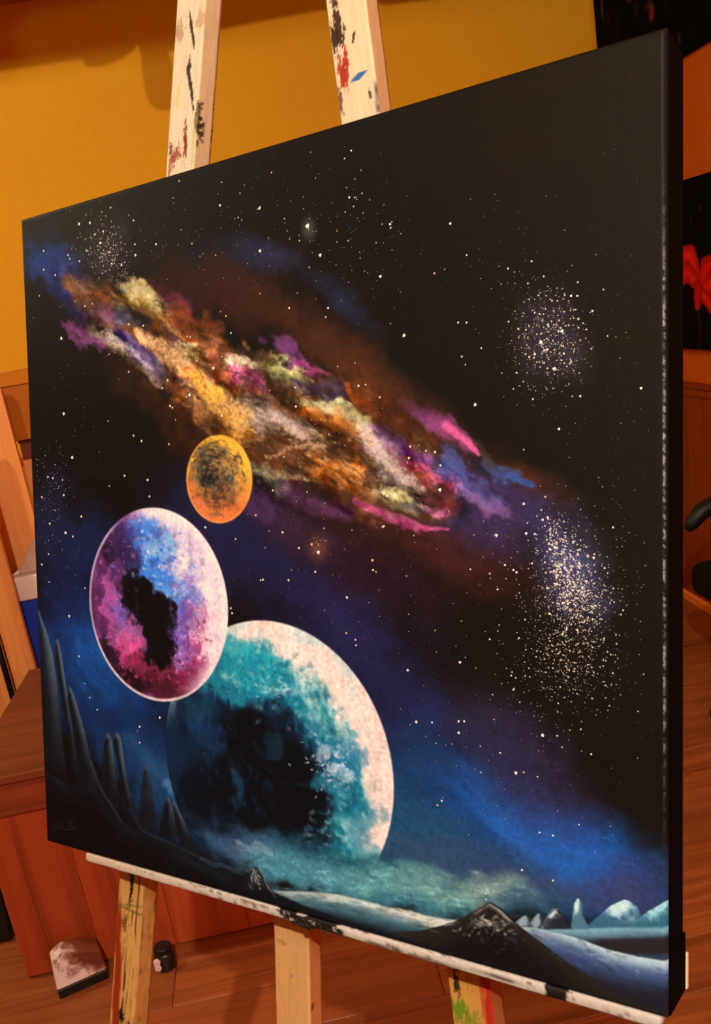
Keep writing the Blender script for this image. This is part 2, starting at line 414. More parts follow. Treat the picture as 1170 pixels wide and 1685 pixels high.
    B(306, 566, 18, 7, 10, (206, 192, 150), .85)
    B(318, 625, 32, 15, 35, (214, 112, 34), .92)
    B(352, 646, 17, 16, 30, (246, 200, 62), .95)
    B(358, 668, 36, 18, 40, (222, 150, 62), .9)
    B(300, 648, 40, 14, 40, (150, 86, 40), .8)
    B(352, 696, 46, 20, 40, (186, 118, 44), .85)
    B(392, 712, 36, 20, 40, (224, 160, 60), .85)
    B(400, 622, 40, 19, 28, (186, 78, 138), .9)
    B(362, 610, 18, 14, 20, (212, 102, 62), .85)
    B(386, 594, 34, 9, 12, (206, 192, 152), .9)
    B(356, 575, 34, 12, 20, (104, 54, 36), .8)
    B(430, 590, 32, 20, 25, (76, 54, 32), .9)
    B(418, 655, 34, 12, 30, (170, 100, 62), .8)
    B(440, 655, 20, 9, 20, (214, 142, 66), .8)
    B(380, 665, 20, 10, 20, (86, 62, 38), .8)
    B(480, 578, 44, 14, 34, (112, 58, 112), .9, n_str)
    B(510, 600, 24, 7, 34, (186, 78, 140), .8, n_str)
    B(478, 606, 46, 12, 18, (158, 156, 96), .92)
    B(470, 600, 20, 6, 10, (200, 200, 140), .8)
    B(530, 640, 34, 12, 32, (46, 38, 62), .9, n_str)
    B(566, 644, 30, 10, 40, (184, 98, 44), .85)
    B(600, 662, 30, 14, 40, (118, 64, 34), .85)
    B(500, 632, 34, 8, 20, (120, 100, 80), .7)
    B(452, 696, 52, 26, 25, (154, 128, 116), .92)
    B(446, 686, 40, 8, 22, (196, 172, 160), .8, n_fine)
    B(490, 716, 30, 8, 30, (180, 152, 140), .85)
    B(545, 672, 50, 12, 24, (160, 160, 116), .9)
    B(530, 692, 52, 13, 22, (184, 112, 42), .9)
    B(590, 690, 30, 10, 30, (188, 176, 120), .9)
    B(470, 745, 60, 15, 12, (92, 54, 34), .9)
    B(520, 730, 42, 7, 8, (176, 140, 92), .75)
    B(480, 778, 60, 9, 10, (160, 132, 92), .75)
    B(560, 780, 50, 21, 16, (166, 94, 30), .92)
    B(555, 770, 26, 9, 10, (208, 128, 50), .8)
    B(552, 750, 60, 8, 14, (78, 48, 28), .8)
    B(556, 806, 60, 8, 14, (44, 30, 24), .85)
    over(stroke([(596, 700), (616, 735), (650, 775), (690, 806)], [8, 18, 20, 10], n_str2, .6) * .85, (176, 152, 140))
    over(stroke([(600, 722), (640, 762), (672, 790)], [5, 8, 6], n_str2, .7) * .8, (222, 204, 196))
    B(606, 722, 12, 9, 60, (224, 160, 88), .85)
    B(445, 786, 42, 12, 24, (106, 116, 98), .85, n_str)
    B(652, 812, 52, 12, 26, (112, 104, 66), .85, n_str2)
    B(640, 800, 22, 6, 20, (206, 190, 120), .8, n_str2)
    B(690, 830, 40, 8, 24, (86, 82, 84), .8, n_str2)
    # violet / pink end of the band
    B(712, 690, 52, 16, 38, (98, 48, 94), .85, n_str)
    B(740, 718, 50, 15, 42, (132, 60, 112), .85, n_str)
    over(stroke([(735, 705), (762, 726), (786, 748)], [8, 8, 4], n_str2, .6) * .85, (206, 86, 136))
    B(650, 728, 46, 16, 34, (112, 72, 150), .88, n_str)
    B(690, 752, 46, 14, 38, (120, 64, 128), .85, n_str)
    B(682, 768, 40, 9, 38, (186, 104, 84), .85, n_str2)
    B(714, 784, 36, 8, 36, (200, 76, 128), .85, n_str2)
    B(766, 798, 58, 12, 36, (86, 92, 164), .75, n_str)
    B(750, 766, 34, 10, 40, (72, 86, 156), .85, n_str)
    B(822, 774, 34, 14, 34, (58, 84, 150), .8, n_str)
    B(852, 792, 26, 8, 30, (44, 76, 140), .85, n_str)
    B(800, 752, 26, 10, 45, (62, 48, 40), .7, n_str)
    B(790, 826, 50, 9, 36, (146, 96, 150), .7, n_str2)
    B(730, 815, 40, 12, 34, (120, 40, 56), .8, n_str)
    over(stroke([(585, 820), (640, 848), (690, 868), (738, 874)], [5, 8, 8, 3], n_str2 + n_dry, .8, 1.3) * .8, (176, 66, 122))
    over(stroke([(470, 800), (520, 828), (570, 842)], [14, 16, 10], n_str + .7 * n_dry, .8, 1.5) * .7, (108, 58, 108))
    B(722, 838, 24, 12, 28, (190, 92, 150), .85, n_str2)
    B(425, 830, 46, 18, 30, (74, 42, 84), .75, n_str)
    # modelling of the cloud paint
    nb = stroke(spine, [40, 60, 80, 105, 110, 90, 50], None, 0, .6)
    lum = C.mean(-1)
    C[...] += (emboss * nb * np.clip(lum - 20, 0, 120) * 1.15)[..., None] * np.array([1.0, .95, .88], np.float32)
    C[...] *= (1 - nb + nb * np.clip(.90 + .75 * (n_lump * .55 + n_fine * .45 + .25 * n_str2), .3, 1.5))[..., None]
    over(nb * smooth(.55, 1.05, n_str - .4 * n_lump) * .6, (30, 20, 18))
    np.clip(C, 3, 255, out=C)
    # brush touches all over the cloud band
    for i in range(620):
        t = rnd.random(); k = min(int(t * 6), 5); f = t * 6 - k
        (x0, y0), (x1, y1) = spine[k], spine[k + 1]; wd = (20 + 75 * math.sin(math.pi * min(t * 1.05, 1)) ** .8)
        px = x0 + (x1 - x0) * f; py = y0 + (y1 - y0) * f; o = rnd.gauss(0, .5) * wd
        px += o * .55; py -= o * .83
        a = 5 + 9 * rnd.random() ** 2; touch(C, px, py, a * (.8 + .4 * (px > 300)), a * (.2 + .26 * rnd.random()), 32 + rnd.gauss(0, 20), .3, 1.35, .75)
    for (px, py, n, sp) in ((222, 478, 16, 16), (262, 515, 8, 12), (300, 570, 14, 13), (386, 594, 16, 16), (205, 570, 14, 16), (350, 640, 16, 16), (392, 700, 14, 16), (455, 694, 22, 24), (478, 604, 16, 20), (540, 672, 18, 24), (600, 700, 14, 16), (640, 768, 22, 24), (500, 740, 16, 30), (560, 772, 14, 24), (655, 808, 16, 22), (440, 786, 10, 18)):
        for i in range(n):
            t = rnd.gauss(0, 1); x_, y_ = px + t * sp * .85 + rnd.gauss(0, 4), py + t * sp * .5 + rnd.gauss(0, 6)
            c0 = C[at(x_, y_)]; g = np.array((226, 208, 170)) if rnd.random() < .7 else np.array((244, 214, 140))
            dab(C, x_, y_, 3 + 5 * rnd.random(), 1.5 + 1.8 * rnd.random(), 30 + rnd.gauss(0, 24), c0 * .5 + g * .5, .7, .7)
    def ridge(pts, wid, colr, al): over(stroke(pts, wid, n_lump + .9 * n_dry, .75, 1.3) * al * np.clip(.8 + .6 * n_grit, 0, 1), colr)
    ridge([(225, 548), (262, 566), (296, 600), (330, 622), (362, 656), (400, 686)], [5, 9, 10, 11, 13, 11], (226, 188, 130), .7)
    ridge([(316, 612), (336, 634), (356, 652)], [9, 11, 9], (250, 196, 60), .8)
    ridge([(330, 640), (364, 668), (400, 702)], [8, 12, 12], (226, 162, 72), .55)
    ridge([(196, 470), (222, 478), (246, 500), (262, 524)], [7, 9, 8, 5], (186, 172, 116), .7)
    ridge([(262, 524), (286, 540), (302, 556)], [4, 6, 4], (190, 150, 96), .55)
    ridge([(372, 598), (392, 592), (412, 602)], [6, 7, 5], (216, 204, 164), .7)
    ridge([(426, 690), (450, 684), (478, 704), (500, 724)], [8, 9, 9, 5], (200, 178, 166), .65)
    ridge([(500, 664), (540, 672), (580, 690), (604, 704)], [6, 8, 9, 8], (196, 190, 140), .6)
    ridge([(600, 706), (618, 736), (652, 770), (690, 802)], [8, 12, 11, 7], (206, 184, 174), .7)
    ridge([(440, 752), (480, 744), (530, 738)], [3, 5, 3], (190, 160, 116), .6)
    ridge([(430, 780), (470, 782), (510, 790)], [3, 4, 3], (176, 150, 112), .5)
    ridge([(628, 798), (654, 808), (676, 822)], [4, 5, 4], (206, 198, 140), .6)
    ridge([(170, 544), (200, 566), (226, 584), (244, 606)], [5, 6, 6, 4], (206, 190, 178), .7)
    # soft glows behind star clusters
    H(905, 560, 50, 70, -5, (58, 52, 70), .55, n_mid, .4)
    H(940, 945, 46, 70, -12, (90, 92, 150), .55, n_mid, .4)
    H(170, 405, 36, 40, 0, (62, 52, 62), .5, n_mid, .4)
    over(ell(508, 377, 10, 16, 0, 1.8) * .55, (100, 100, 92)); over(ell(524, 901, 14, 18, 0, 1.8) * .6, (120, 70, 40))

    # --- planets (true circles on the canvas)
    def disc(x0, x1, y0, y1):
        a = happly(H_MU, [x0, x1, (x0 + x1) / 2, (x0 + x1) / 2], [(y0 + y1) / 2] * 2 + [y0, y1])
        r = ((a[0][1] - a[0][0]) + (a[1][3] - a[1][2])) / 4
        return (a[0][0] + a[0][1]) / 2, (a[1][2] + a[1][3]) / 2, r
    def local(cx, cy, r):
        a = (U - cx) / r; b = (V - cy) / r
        return a, b, np.sqrt(a * a + b * b)
    edge = lambda d, r: smooth(1 + .0016 / r, 1 - .0016 / r, d)

    # teal planet, bottom lost in the mist
    cx, cy, r = .47724, .80467, .19426
    a, b, d = local(cx, cy, r); m = edge(d, r) * smooth(1440, 1396, Y - .13 * (X - 460) + 10 * n_h)
    nn = .30 * n_mid + .12 * n_fine + .07 * n_v
    q = np.hypot(a + .2, b - .2) + nn
    P = mix((8, 14, 22), (12, 36, 60), smooth(.25, .75, q))
    lit = smooth(-.55, .3, a * .74 - b * .67 + .3 * n_mid + .1 * n_fine)
    q = q * (.55 + .45 * lit)
    k = smooth(.58, .84, q - .12 * smooth(.2, 1, b) + .12 * smooth(0, -.8, b)); P = P * (1 - k[..., None]) + np.array((20, 116, 140)) * k[..., None]
    k = smooth(.82, 1.02, q - .08 * smooth(.2, .9, b)); P = P * (1 - k[..., None]) + np.array((120, 186, 186)) * k[..., None]
    k = smooth(.95, 1.1, q - .5 * nn + .02); P = P * (1 - k[..., None]) + np.array((240, 216, 204)) * k[..., None]
    k = smooth(.80, .66, a) * smooth(.1, .4, -b) * smooth(.85, .98, d + .3 * n_mid) * .5; P = P * (1 - k[..., None]) + np.array((150, 200, 200)) * k[..., None]
    k = dry(ell(408, 1094, 54, 34, 30, 1.2, n_mid, .4, (XP, YP)), .5 * n_fine, .2, .8) * .8; P = P * (1 - k[..., None]) + np.array((22, 146, 164)) * k[..., None]
    for (ex, ey, ea, eb, dg, al) in ((405, 1225, 30, 52, -14, .92), (480, 1280, 52, 46, -28, .9), (505, 1325, 42, 42, 10, .92), (415, 1310, 60, 44, 20, .6), (370, 1200, 28, 40, 0, .5), (330, 1300, 40, 60, 20, .7), (480, 1360, 60, 26, 10, .8)):
        k = dry(ell(ex, ey, ea, eb, dg, 1.3, n_mid, .45, (XP, YP)), .35 * (n_fine + .5 * n_v), .12, .85) * al; P = P * (1 - k[..., None]) + np.array((7, 11, 17)) * k[..., None]
    for (ex, ey, ea, eb, dg, col, al) in ((345, 1200, 22, 40, -25, (18, 50, 92), .7), (385, 1300, 14, 40, -12, (26, 76, 112), .6), (335, 1160, 30, 20, 0, (18, 60, 88), .6), (444, 1235, 18, 22, 20, (16, 62, 80), .5), (540, 1290, 26, 20, 30, (34, 120, 150), .7), (590, 1360, 30, 40, 20, (26, 106, 140), .6), (600, 1405, 26, 20, 0, (40, 140, 160), .6), (560, 1240, 34, 26, 30, (40, 110, 150), .7)):
        k = dry(ell(ex, ey, ea, eb, dg, 1.3, n_mid, .5, (XP, YP)), .4 * (n_fine + .6 * n_v), .15, .9) * al; P = P * (1 - k[..., None]) + np.array(col) * k[..., None]
    for (ex, ey, ea, eb, dg, al) in ((535, 1240, 16, 8, -35, .6), (560, 1272, 16, 9, 30, .7), (455, 1130, 26, 6, 8, .4)):
        k = dry(ell(ex, ey, ea * 1.15, eb * 1.25, dg, 1.4, n_mid, .6, (XP, YP)), 1.0 * n_fine, .3, 1.0) * al; P = P * (1 - k[..., None]) + np.array((196, 214, 226)) * k[..., None]
    P = P * (1 + .06 * n_v + .06 * n_fine)[..., None]
    P = np.ascontiguousarray(P, dtype=np.float32)
    for i in range(330):                                             # scumbled touches between the dark sea and the lit limb
        th = math.radians(rnd.uniform(-112, 52)); rr = rnd.gauss(.68, .11)
        px, py = happly(H_UM, cx + r * (rr * math.cos(th) - .06), cy + r * (rr * math.sin(th) + .06))
        pal = ((22, 120, 142), (44, 150, 166), (120, 188, 192), (24, 90, 130), (196, 214, 214), (14, 64, 92), (60, 130, 170), (150, 200, 200))
        dab(P, px, py, 4 + 8 * rnd.random() ** 2, 2.5 + 4 * rnd.random(), rnd.uniform(-70, 70), pal[int(8 * rnd.random() ** 1.1)], .42, .8)
    for i in range(70):
        px, py = rnd.gauss(548, 26), rnd.gauss(1256, 24); dab(P, px, py, 2 + 4 * rnd.random(), 1.2 + 2 * rnd.random(), rnd.uniform(-60, 60), ((214, 226, 234), (176, 196, 222), (226, 206, 222), (110, 160, 200))[rnd.randrange(4)], .75, .6)
    for i in range(60):
        px, py = rnd.gauss(458, 34), rnd.gauss(1128, 12); dab(P, px, py, 2 + 5 * rnd.random(), 1.2 + 2 * rnd.random(), rnd.uniform(-40, 60), ((190, 214, 214), (120, 184, 190), (60, 150, 165), (20, 110, 130))[rnd.randrange(4)], .6, .6)
    for i in range(60):
        px, py = rnd.gauss(400, 40), rnd.gauss(1280, 50); dab(P, px, py, 4 + 8 * rnd.random(), 2 + 4 * rnd.random(), rnd.uniform(30, 110), ((12, 40, 76), (16, 56, 92), (10, 22, 40), (14, 66, 88))[rnd.randrange(4)], .4, .6)
    over(m, np.clip(P, 4, 252).astype(np.float32))

    # purple and blue planet
    cx, cy, r = disc(147.5, 375, 835, 1154)
    a, b, d = local(cx, cy, r); m = edge(d, r)
    P = mix((88, 44, 92), (150, 86, 150), smooth(-.8, .6, n_mid + a * .5))
    k = smooth(.1, .55, a * .8 - b * .35 + .3 * n_mid + .1 * n_fine); P = P * (1 - k[..., None]) + np.array((196, 168, 214)) * k[..., None]
    def pb(ex, ey, ea, eb, dg, col, al=.9, nz=None, amp=.45, soft=.7):
        nonlocal P
        k = dry(ell(ex, ey, ea, eb, dg, soft + .6, n_mid, amp, (XP, YP)), .5 * (n_fine + .5 * n_v), .15, .88) * al
        P = P * (1 - k[..., None]) + np.array(col) * k[..., None]
    pb(345, 940, 46, 110, -12, (228, 208, 226), .92)
    pb(285, 862, 66, 24, 22, (218, 206, 232), .9)
    pb(215, 870, 30, 30, 0, (120, 84, 160), .7)
    pb(250, 925, 40, 56, -10, (58, 124, 222), .95)
    pb(232, 880, 26, 22, 20, (66, 120, 216), .8)
    pb(205, 900, 24, 34, 10, (62, 44, 112), .8)
    pb(285, 975, 34, 22, 20, (84, 150, 234), .85)
    pb(268, 900, 20, 18, 0, (150, 190, 245), .7)
    pb(310, 925, 24, 30, 0, (214, 214, 246), .75)
    pb(312, 950, 14, 16, 0, (160, 110, 176), .6)
    pb(180, 985, 18, 66, 4, (166, 78, 152), .9)
    pb(195, 1010, 10, 40, 0, (112, 96, 190), .7)
    pb(162, 1010, 8, 70, 0, (74, 30, 74), .7)
    pb(180, 915, 12, 16, 0, (26, 16, 34), .85)
    pb(195, 890, 20, 18, 0, (52, 30, 66), .6)
    pb(300, 1030, 30, 44, 0, (106, 86, 176), .85)
    pb(318, 985, 20, 16, 0, (82, 90, 196), .6)
    pb(330, 1060, 24, 56, 10, (178, 76, 128), .85)
    pb(322, 1030, 14, 30, 0, (214, 170, 206), .7)
    pb(300, 1085, 20, 24, 0, (140, 92, 160), .7)
    pb(352, 1030, 16, 70, 8, (236, 208, 216), .85)
    pb(205, 1075, 24, 36, -18, (200, 74, 136), .9)
    pb(240, 1100, 40, 18, 15, (122, 34, 66), .85)
    pb(258, 1130, 60, 22, 8, (70, 20, 34), .9)
    pb(180, 1090, 16, 40, -22, (28, 12, 24), .85)
    pb(218, 1125, 24, 14, 25, (24, 12, 18), .8)
    pb(310, 1115, 28, 20, -30, (128, 30, 70), .75)
    pb(208, 930, 26, 34, 12, (46, 28, 66), .85)
    pb(200, 950, 12, 24, 0, (96, 50, 104), .7)
    pb(240, 1005, 40, 44, 0, (11, 9, 11), .97, None, .36, .5)
    pb(254, 1062, 26, 32, -8, (12, 9, 11), .96, None, .36, .5)
    pb(224, 962, 12, 22, -10, (14, 10, 16), .92, None, .36, .5)
    P = P * (1 + .18 * n_fine + .10 * n_v)[..., None]
    P = np.ascontiguousarray(P, dtype=np.float32)
    def scatter(n, px, py, sx, sy, pal, a0=2.5, a1=6, al=.7, d0=-40, d1=80):
        for i in range(n):
            dab(P, rnd.gauss(px, sx), rnd.gauss(py, sy), a0 + (a1 - a0) * rnd.random() ** 1.6, 1.6 + 2.6 * rnd.random(), rnd.uniform(d0, d1), pal[rnd.randrange(len(pal))], al, .55)
    scatter(110, 258, 915, 22, 34, ((40, 110, 220), (90, 160, 240), (170, 206, 248), (30, 80, 190), (226, 232, 250)))
    scatter(60, 300, 962, 17, 20, ((110, 160, 236), (190, 200, 244), (232, 226, 246), (90, 110, 210), (170, 120, 190)), al=.6)
    scatter(70, 318, 1045, 18, 44, ((196, 90, 140), (226, 170, 204), (150, 60, 110), (120, 90, 180), (236, 214, 226), (110, 30, 60)))
    scatter(50, 296, 1050, 12, 36, ((96, 80, 180), (140, 100, 176), (60, 40, 120), (190, 160, 210)), d0=50, d1=110)
    scatter(60, 182, 985, 9, 48, ((180, 80, 150), (120, 90, 190), (90, 40, 100), (206, 120, 180)), d0=60, d1=110)
    scatter(46, 205, 1072, 14, 24, ((212, 84, 150), (170, 60, 120), (226, 120, 170), (90, 24, 60)), d0=60, d1=110)
    scatter(40, 250, 1108, 30, 12, ((120, 34, 62), (150, 50, 80), (70, 18, 34), (40, 12, 24)))
    scatter(40, 208, 905, 18, 22, ((60, 40, 100), (110, 70, 150), (36, 22, 50), (150, 90, 170)))
    scatter(50, 335, 930, 18, 50, ((244, 232, 242), (228, 210, 232), (210, 190, 226)), al=.5)
    pb(240, 1005, 38, 42, 0, (11, 9, 11), .95, None, .36, .5); pb(254, 1062, 24, 30, -8, (12, 9, 11), .94, None, .36, .5)
    k = smooth(.80, 1.0, d) * smooth(-.15, .6, a - .35 * b); P = P * (1 - k[..., None]) + np.array((246, 228, 228)) * k[..., None]
    k = smooth(.955, .985, d) * smooth(.15, -.3, a - .5 * b) * .75; P = P * (1 - k[..., None]) + np.array((214, 200, 220)) * k[..., None]
    k = smooth(.968, .985, d) * smooth(.2, .6, b) * .8; P = P * (1 - k[..., None]) + np.array((238, 210, 210)) * k[..., None]
    over(m, np.clip(P, 4, 252).astype(np.float32))

    # small orange planet
    cx, cy, r = disc(306.5, 415.5, 716, 861)
    a, b, d = local(cx, cy, r); m = edge(d, r)
    th = np.arctan2(b, a + .0)
    sw = fbm(d * 7 + w1, th * 2.2 + w2, 101, 4, .65)
    P = mix((238, 176, 52), (214, 112, 56), smooth(-.5, .6, b - .15 * a + .2 * n_mid))
    k = smooth(.92, .45, np.hypot((a + .10) / 1.0, (b + .02) / 1.04) + .3 * n_fine * .6 + .22 * n_mid)
    tex = mix((40, 38, 40), (150, 116, 64), smooth(-.7, .8, sw + .5 * n_fine))
    tex = tex * (1 - (q := smooth(.3, .9, n_mid + .3 * sw) * .5)[..., None]) + np.array((96, 124, 132)) * q[..., None]
    q = smooth(.2, .7, b + .2 * n_mid) * .6; tex = tex * (1 - q[..., None]) + np.array((176, 88, 40)) * q[..., None]
    P = P * (1 - k[..., None] * .9) + tex * k[..., None] * .9
    k = ell(346, 786, 15, 18, 0, .9, n_mid, .5) * .8; P = P * (1 - k[..., None]) + np.array((24, 24, 30)) * k[..., None]
    P = np.ascontiguousarray(P, dtype=np.float32)
    for i in range(300):
        th_ = rnd.uniform(0, 6.283); rr = .88 * math.sqrt(rnd.random())
        px, py = happly(H_UM, cx + r * (rr * math.cos(th_) - .10), cy + r * (rr * math.sin(th_) - .02))
        pal = ((52, 46, 42), (92, 108, 106), (150, 112, 60), (70, 92, 104), (120, 92, 54), (34, 32, 34), (176, 128, 66)) if math.sin(th_) < .35 else ((176, 92, 44), (130, 74, 44), (70, 52, 44), (206, 116, 54), (96, 100, 90))
        dab(P, px, py, 3 + 5 * rnd.random(), 1.2 + 1.6 * rnd.random(), math.degrees(th_) + 90 + rnd.gauss(0, 25), pal[rnd.randrange(len(pal))], .7, .5)
    for i in range(26): dab(P, rnd.gauss(344, 9), rnd.gauss(786, 12), 3 + 3 * rnd.random(), 2 + 2 * rnd.random(), rnd.uniform(40, 120), (26, 24, 28), .75, .5)
    k = smooth(.93, .99, d); P = P * (1 - k[..., None] * .5) + np.array((248, 184, 84)) * k[..., None] * .5
    over(m, np.clip(P + (n_fine * 8)[..., None], 4, 252).astype(np.float32))

    # --- mist over the foot of the teal planet
    H(560, 1418, 120, 20, 14, (24, 80, 96), .75, n_h, .5, 1.2)
    H(470, 1415, 100, 26, 20, (58, 112, 142), .85, n_h, .5)
    H(400, 1395, 70, 22, 24, (56, 84, 120), .8, n_h, .5)
    H(600, 1455, 130, 22, 10, (88, 158, 164), .9, n_h, .55)
    H(500, 1440, 90, 20, 14, (64, 136, 152), .85, n_h, .55)
    H(730, 1470, 100, 26, 8, (112, 164, 160), .85, n_h, .6)
    H(800, 1462, 50, 20, 4, (140, 168, 148), .6, n_h, .6)
    H(640, 1488, 110, 16, 12, (52, 112, 128), .8, n_h, .5)
    H(840, 1490, 60, 16, 8, (58, 84, 108), .7, n_h, .5)
    over(stroke([(392, 1388), (425, 1400), (450, 1412)], [4, 5, 3], n_fine + n_dry, .9, 1.5) * .5, (150, 180, 196))
    for i in range(300):
        px = rnd.uniform(380, 860); py = np.interp(px, [380, 450, 600, 860], [1388, 1425, 1455, 1475]) + rnd.gauss(0, 16)
        touch(C, px, py, 6 + 14 * rnd.random(), 2 + 3 * rnd.random(), 10 + rnd.gauss(0, 14), .75, 1.35, .55)
    C[...] *= (1 + .05 * n_h + .05 * n_grit)[..., None]

    # --- far peaks on the right
    def between(pl, pr, soft=1.4):
        """region between a left and a right edge given as lists of (y, x)."""
        yl, xl = zip(*pl); yr, xr = zip(*pr)
        L = np.interp(Y, yl, xl, left=1e5, right=1e5); R = np.interp(Y, yr, xr, left=-1e5, right=-1e5)
        w = R - L
        return np.where(w > 0, smooth(-soft, soft, X - L) * smooth(-soft, soft, R - X), 0), np.clip((X - L) / np.maximum(w, 1), 0, 1)
    def below(pts, soft=1.5, nz=None, amp=0):
        xs, ys = zip(*pts)
        q = Y - np.interp(X, xs, ys, left=1e5, right=1e5)
        if nz is not None: q = q + amp * nz
        return smooth(-soft, soft, q), q
    # distant plain
    mm, q = below([(830, 1532), (960, 1528), (1100, 1524)], 2)
    over(mm * smooth(820, 870, X), mix((112, 164, 178), (40, 58, 80), smooth(2, 26, q + 5 * n_h)))
    for ptsL, ptsR, col, lit, al in (
        ([(1507, 862), (1522, 842), (1534, 836)], [(1507, 868), (1522, 884), (1534, 892)], (34, 40, 54), (150, 178, 190), .9),
        ([(1503, 885), (1518, 872), (1534, 866)], [(1503, 889), (1518, 900), (1534, 908)], (38, 42, 52), (150, 176, 190), .9),
        ([(1495, 912), (1510, 894), (1530, 884)], [(1495, 917), (1512, 930), (1534, 942)], (32, 36, 48), (190, 210, 216), 1),
        ([(1481, 1026), (1490, 1006), (1510, 982), (1527, 962)], [(1481, 1034), (1492, 1050), (1510, 1056), (1527, 1040)], (52, 96, 124), (186, 226, 236), 1),
        ([(1484, 1094), (1500, 1066), (1515, 1046), (1530, 1036)], [(1484, 1100), (1500, 1101), (1515, 1102), (1530, 1102)], (46, 100, 122), (150, 208, 218), 1),
        ([(1479, 950), (1486, 945), (1505, 943), (1531, 938)], [(1479, 954), (1486, 958), (1505, 958), (1531, 972)], (70, 112, 134), (196, 232, 240), 1)):
        mk, f = between(ptsL, ptsR)
        y0 = ptsL[0][0]
        s = smooth(.15, .75, (1 - np.abs(f - .35) * 1.3) * smooth(46, 4, Y - y0) + .45 * n_fine + .2 * n_mid)
        over(mk * al, mix(col, lit, s))
    over(stroke([(894, 1512), (914, 1496), (930, 1512), (942, 1530)], [1.2] * 4, None, 0, 1.2, False) * .6, (20, 20, 26))
    mm, q = below([(830, 1533), (960, 1529), (1100, 1526)], 3.5, n_h, 2)
    over(mm * smooth(820, 870, X), mix((112, 164, 178), (40, 58, 80), smooth(2, 26, q + 5 * n_h)))
    over(mm * smooth(950, 1010, X) * smooth(6, -6, np.abs(Y - 1558) - 11), (36, 32, 36))
    # snow plain and slopes on the right
    mm, q = below([(820, 1524), (880, 1526), (940, 1540), (1000, 1562), (1050, 1574), (1100, 1582)], 2)
    over(mm * smooth(815, 850, X), mix((36, 46, 60), (26, 26, 34), smooth(10, 60, q)))
    mm2, q2 = below([(950, 1542), (1000, 1542), (1100, 1541)], 2, n_h, 3)
    over(mm2 * smooth(6, -6, np.abs(Y - 1556) - 13 + (1100 - X) * .04) * smooth(950, 1010, X), (36, 32, 36))
    sn = smooth(-1.5, 2, q) * smooth(70, 4, q + 16 * n_h) * smooth(815, 850, X)
    over(sn, mix((66, 96, 148), (176, 204, 210), smooth(34, 0, q + 10 * n_h)))
    over(smooth(14, 30, q) * smooth(80, 40, q) * .55 * smooth(-.6, .7, n_str) * smooth(900, 980, X), (54, 74, 128))
    # --- snow field in the middle
    top = [(400, 1478), (450, 1466), (520, 1468), (555, 1472), (600, 1482), (650, 1497), (700, 1507), (760, 1516), (830, 1524)]
    mm, q = below(top, 2.5)
    fld = mix((190, 200, 194), (60, 104, 118), smooth(0, 22, q + 7 * n_h + (600 - X) * .04))
    fld = fld * (1 - (k := smooth(16, 50, q + 9 * n_h))[..., None]) + np.array((15, 21, 25)) * k[..., None]
    over(mm * smooth(430, 470, X), fld.astype(np.float32))
    over(stroke([(640, 1500), (700, 1514), (770, 1520)], [5, 8, 4], n_h, .5) * .75, (220, 218, 204))
    over(stroke([(540, 1478), (575, 1480), (620, 1492)], [3, 5, 3], n_h, .5) * .7, (190, 214, 204))
    # --- dark mountain
    mt = [(560, 1560), (640, 1537), (700, 1530), (745, 1518), (775, 1502), (795, 1489), (806, 1486), (820, 1493), (836, 1508), (856, 1524), (890, 1550), (940, 1588), (1000, 1625), (1060, 1656), (1100, 1668)]
    mm, q = below(mt, 1.6, n_fine, 1.5)
    over(mm, mix((34, 31, 28), (17, 16, 17), smooth(0, 60, q + 8 * n_mid)))
    over(mm * smooth(12, 2, q + 4 * n_fine) * smooth(40, 22, np.abs(X - 812)) * .85, (150, 150, 142))
    C0 = C.copy()
    for i in range(70):
        px = rnd.gauss(800, 20); py = 1519 + rnd.gauss(0, 6) + abs(px - 806) * .25
        dab(C, px, py, 3 + 4 * rnd.random(), 1.5 + 2 * rnd.random(), rnd.uniform(-60, 50), ((176, 174, 164), (130, 128, 120), (206, 204, 194), (84, 82, 78))[rnd.randrange(4)], .6, .7)
    for i in range(46):
        px = rnd.gauss(826, 26); py = 1540 + rnd.gauss(0, 10); dab(C, px, py, 3 + 5 * rnd.random(), 1.5 + 2 * rnd.random(), rnd.uniform(10, 70), ((88, 86, 82), (60, 58, 56), (34, 32, 32))[rnd.randrange(3)], .45, .7)
    for i in range(60):
        px = rnd.gauss(980, 60); py = np.interp(px, [860, 940, 1100], [1540, 1566, 1606]) + rnd.gauss(0, 12); touch(C, px, py, 5 + 9 * rnd.random(), 1.6 + 2.4 * rnd.random(), 20 + rnd.gauss(0, 12), .65, 1.35, .5)
    for i in range(90):
        px = rnd.uniform(460, 740); py = np.interp(px, [450, 520, 600, 700, 760], [1474, 1478, 1494, 1520, 1528]) + rnd.gauss(0, 7); touch(C, px, py, 6 + 10 * rnd.random(), 1.6 + 2 * rnd.random(), 8 + rnd.gauss(0, 10), .7, 1.25, .5)
    over(stroke([(782, 1500), (806, 1485), (824, 1496), (846, 1516)], [1.4] * 4, None, 0, 1.2, False) * .7, (14, 14, 16))
    # --- dark ground, left and bottom
    gr = [(60, 1260), (110, 1290), (150, 1295), (200, 1350), (250, 1378), (300, 1400), (350, 1420), (400, 1440), (450, 1468), (500, 1490), (560, 1512), (640, 1537), (720, 1560)]
    mm, q = below(gr, 3)
    dk = mix((16, 19, 25), (8, 9, 11), smooth(0, 40, q + 8 * n_str))
    over(mm, dk)
    over(mm * smooth(-.1, .8, n_str2 + .4 * n_str) * .25 * smooth(55, 8, q) * smooth(560, 300, X), (44, 68, 92))
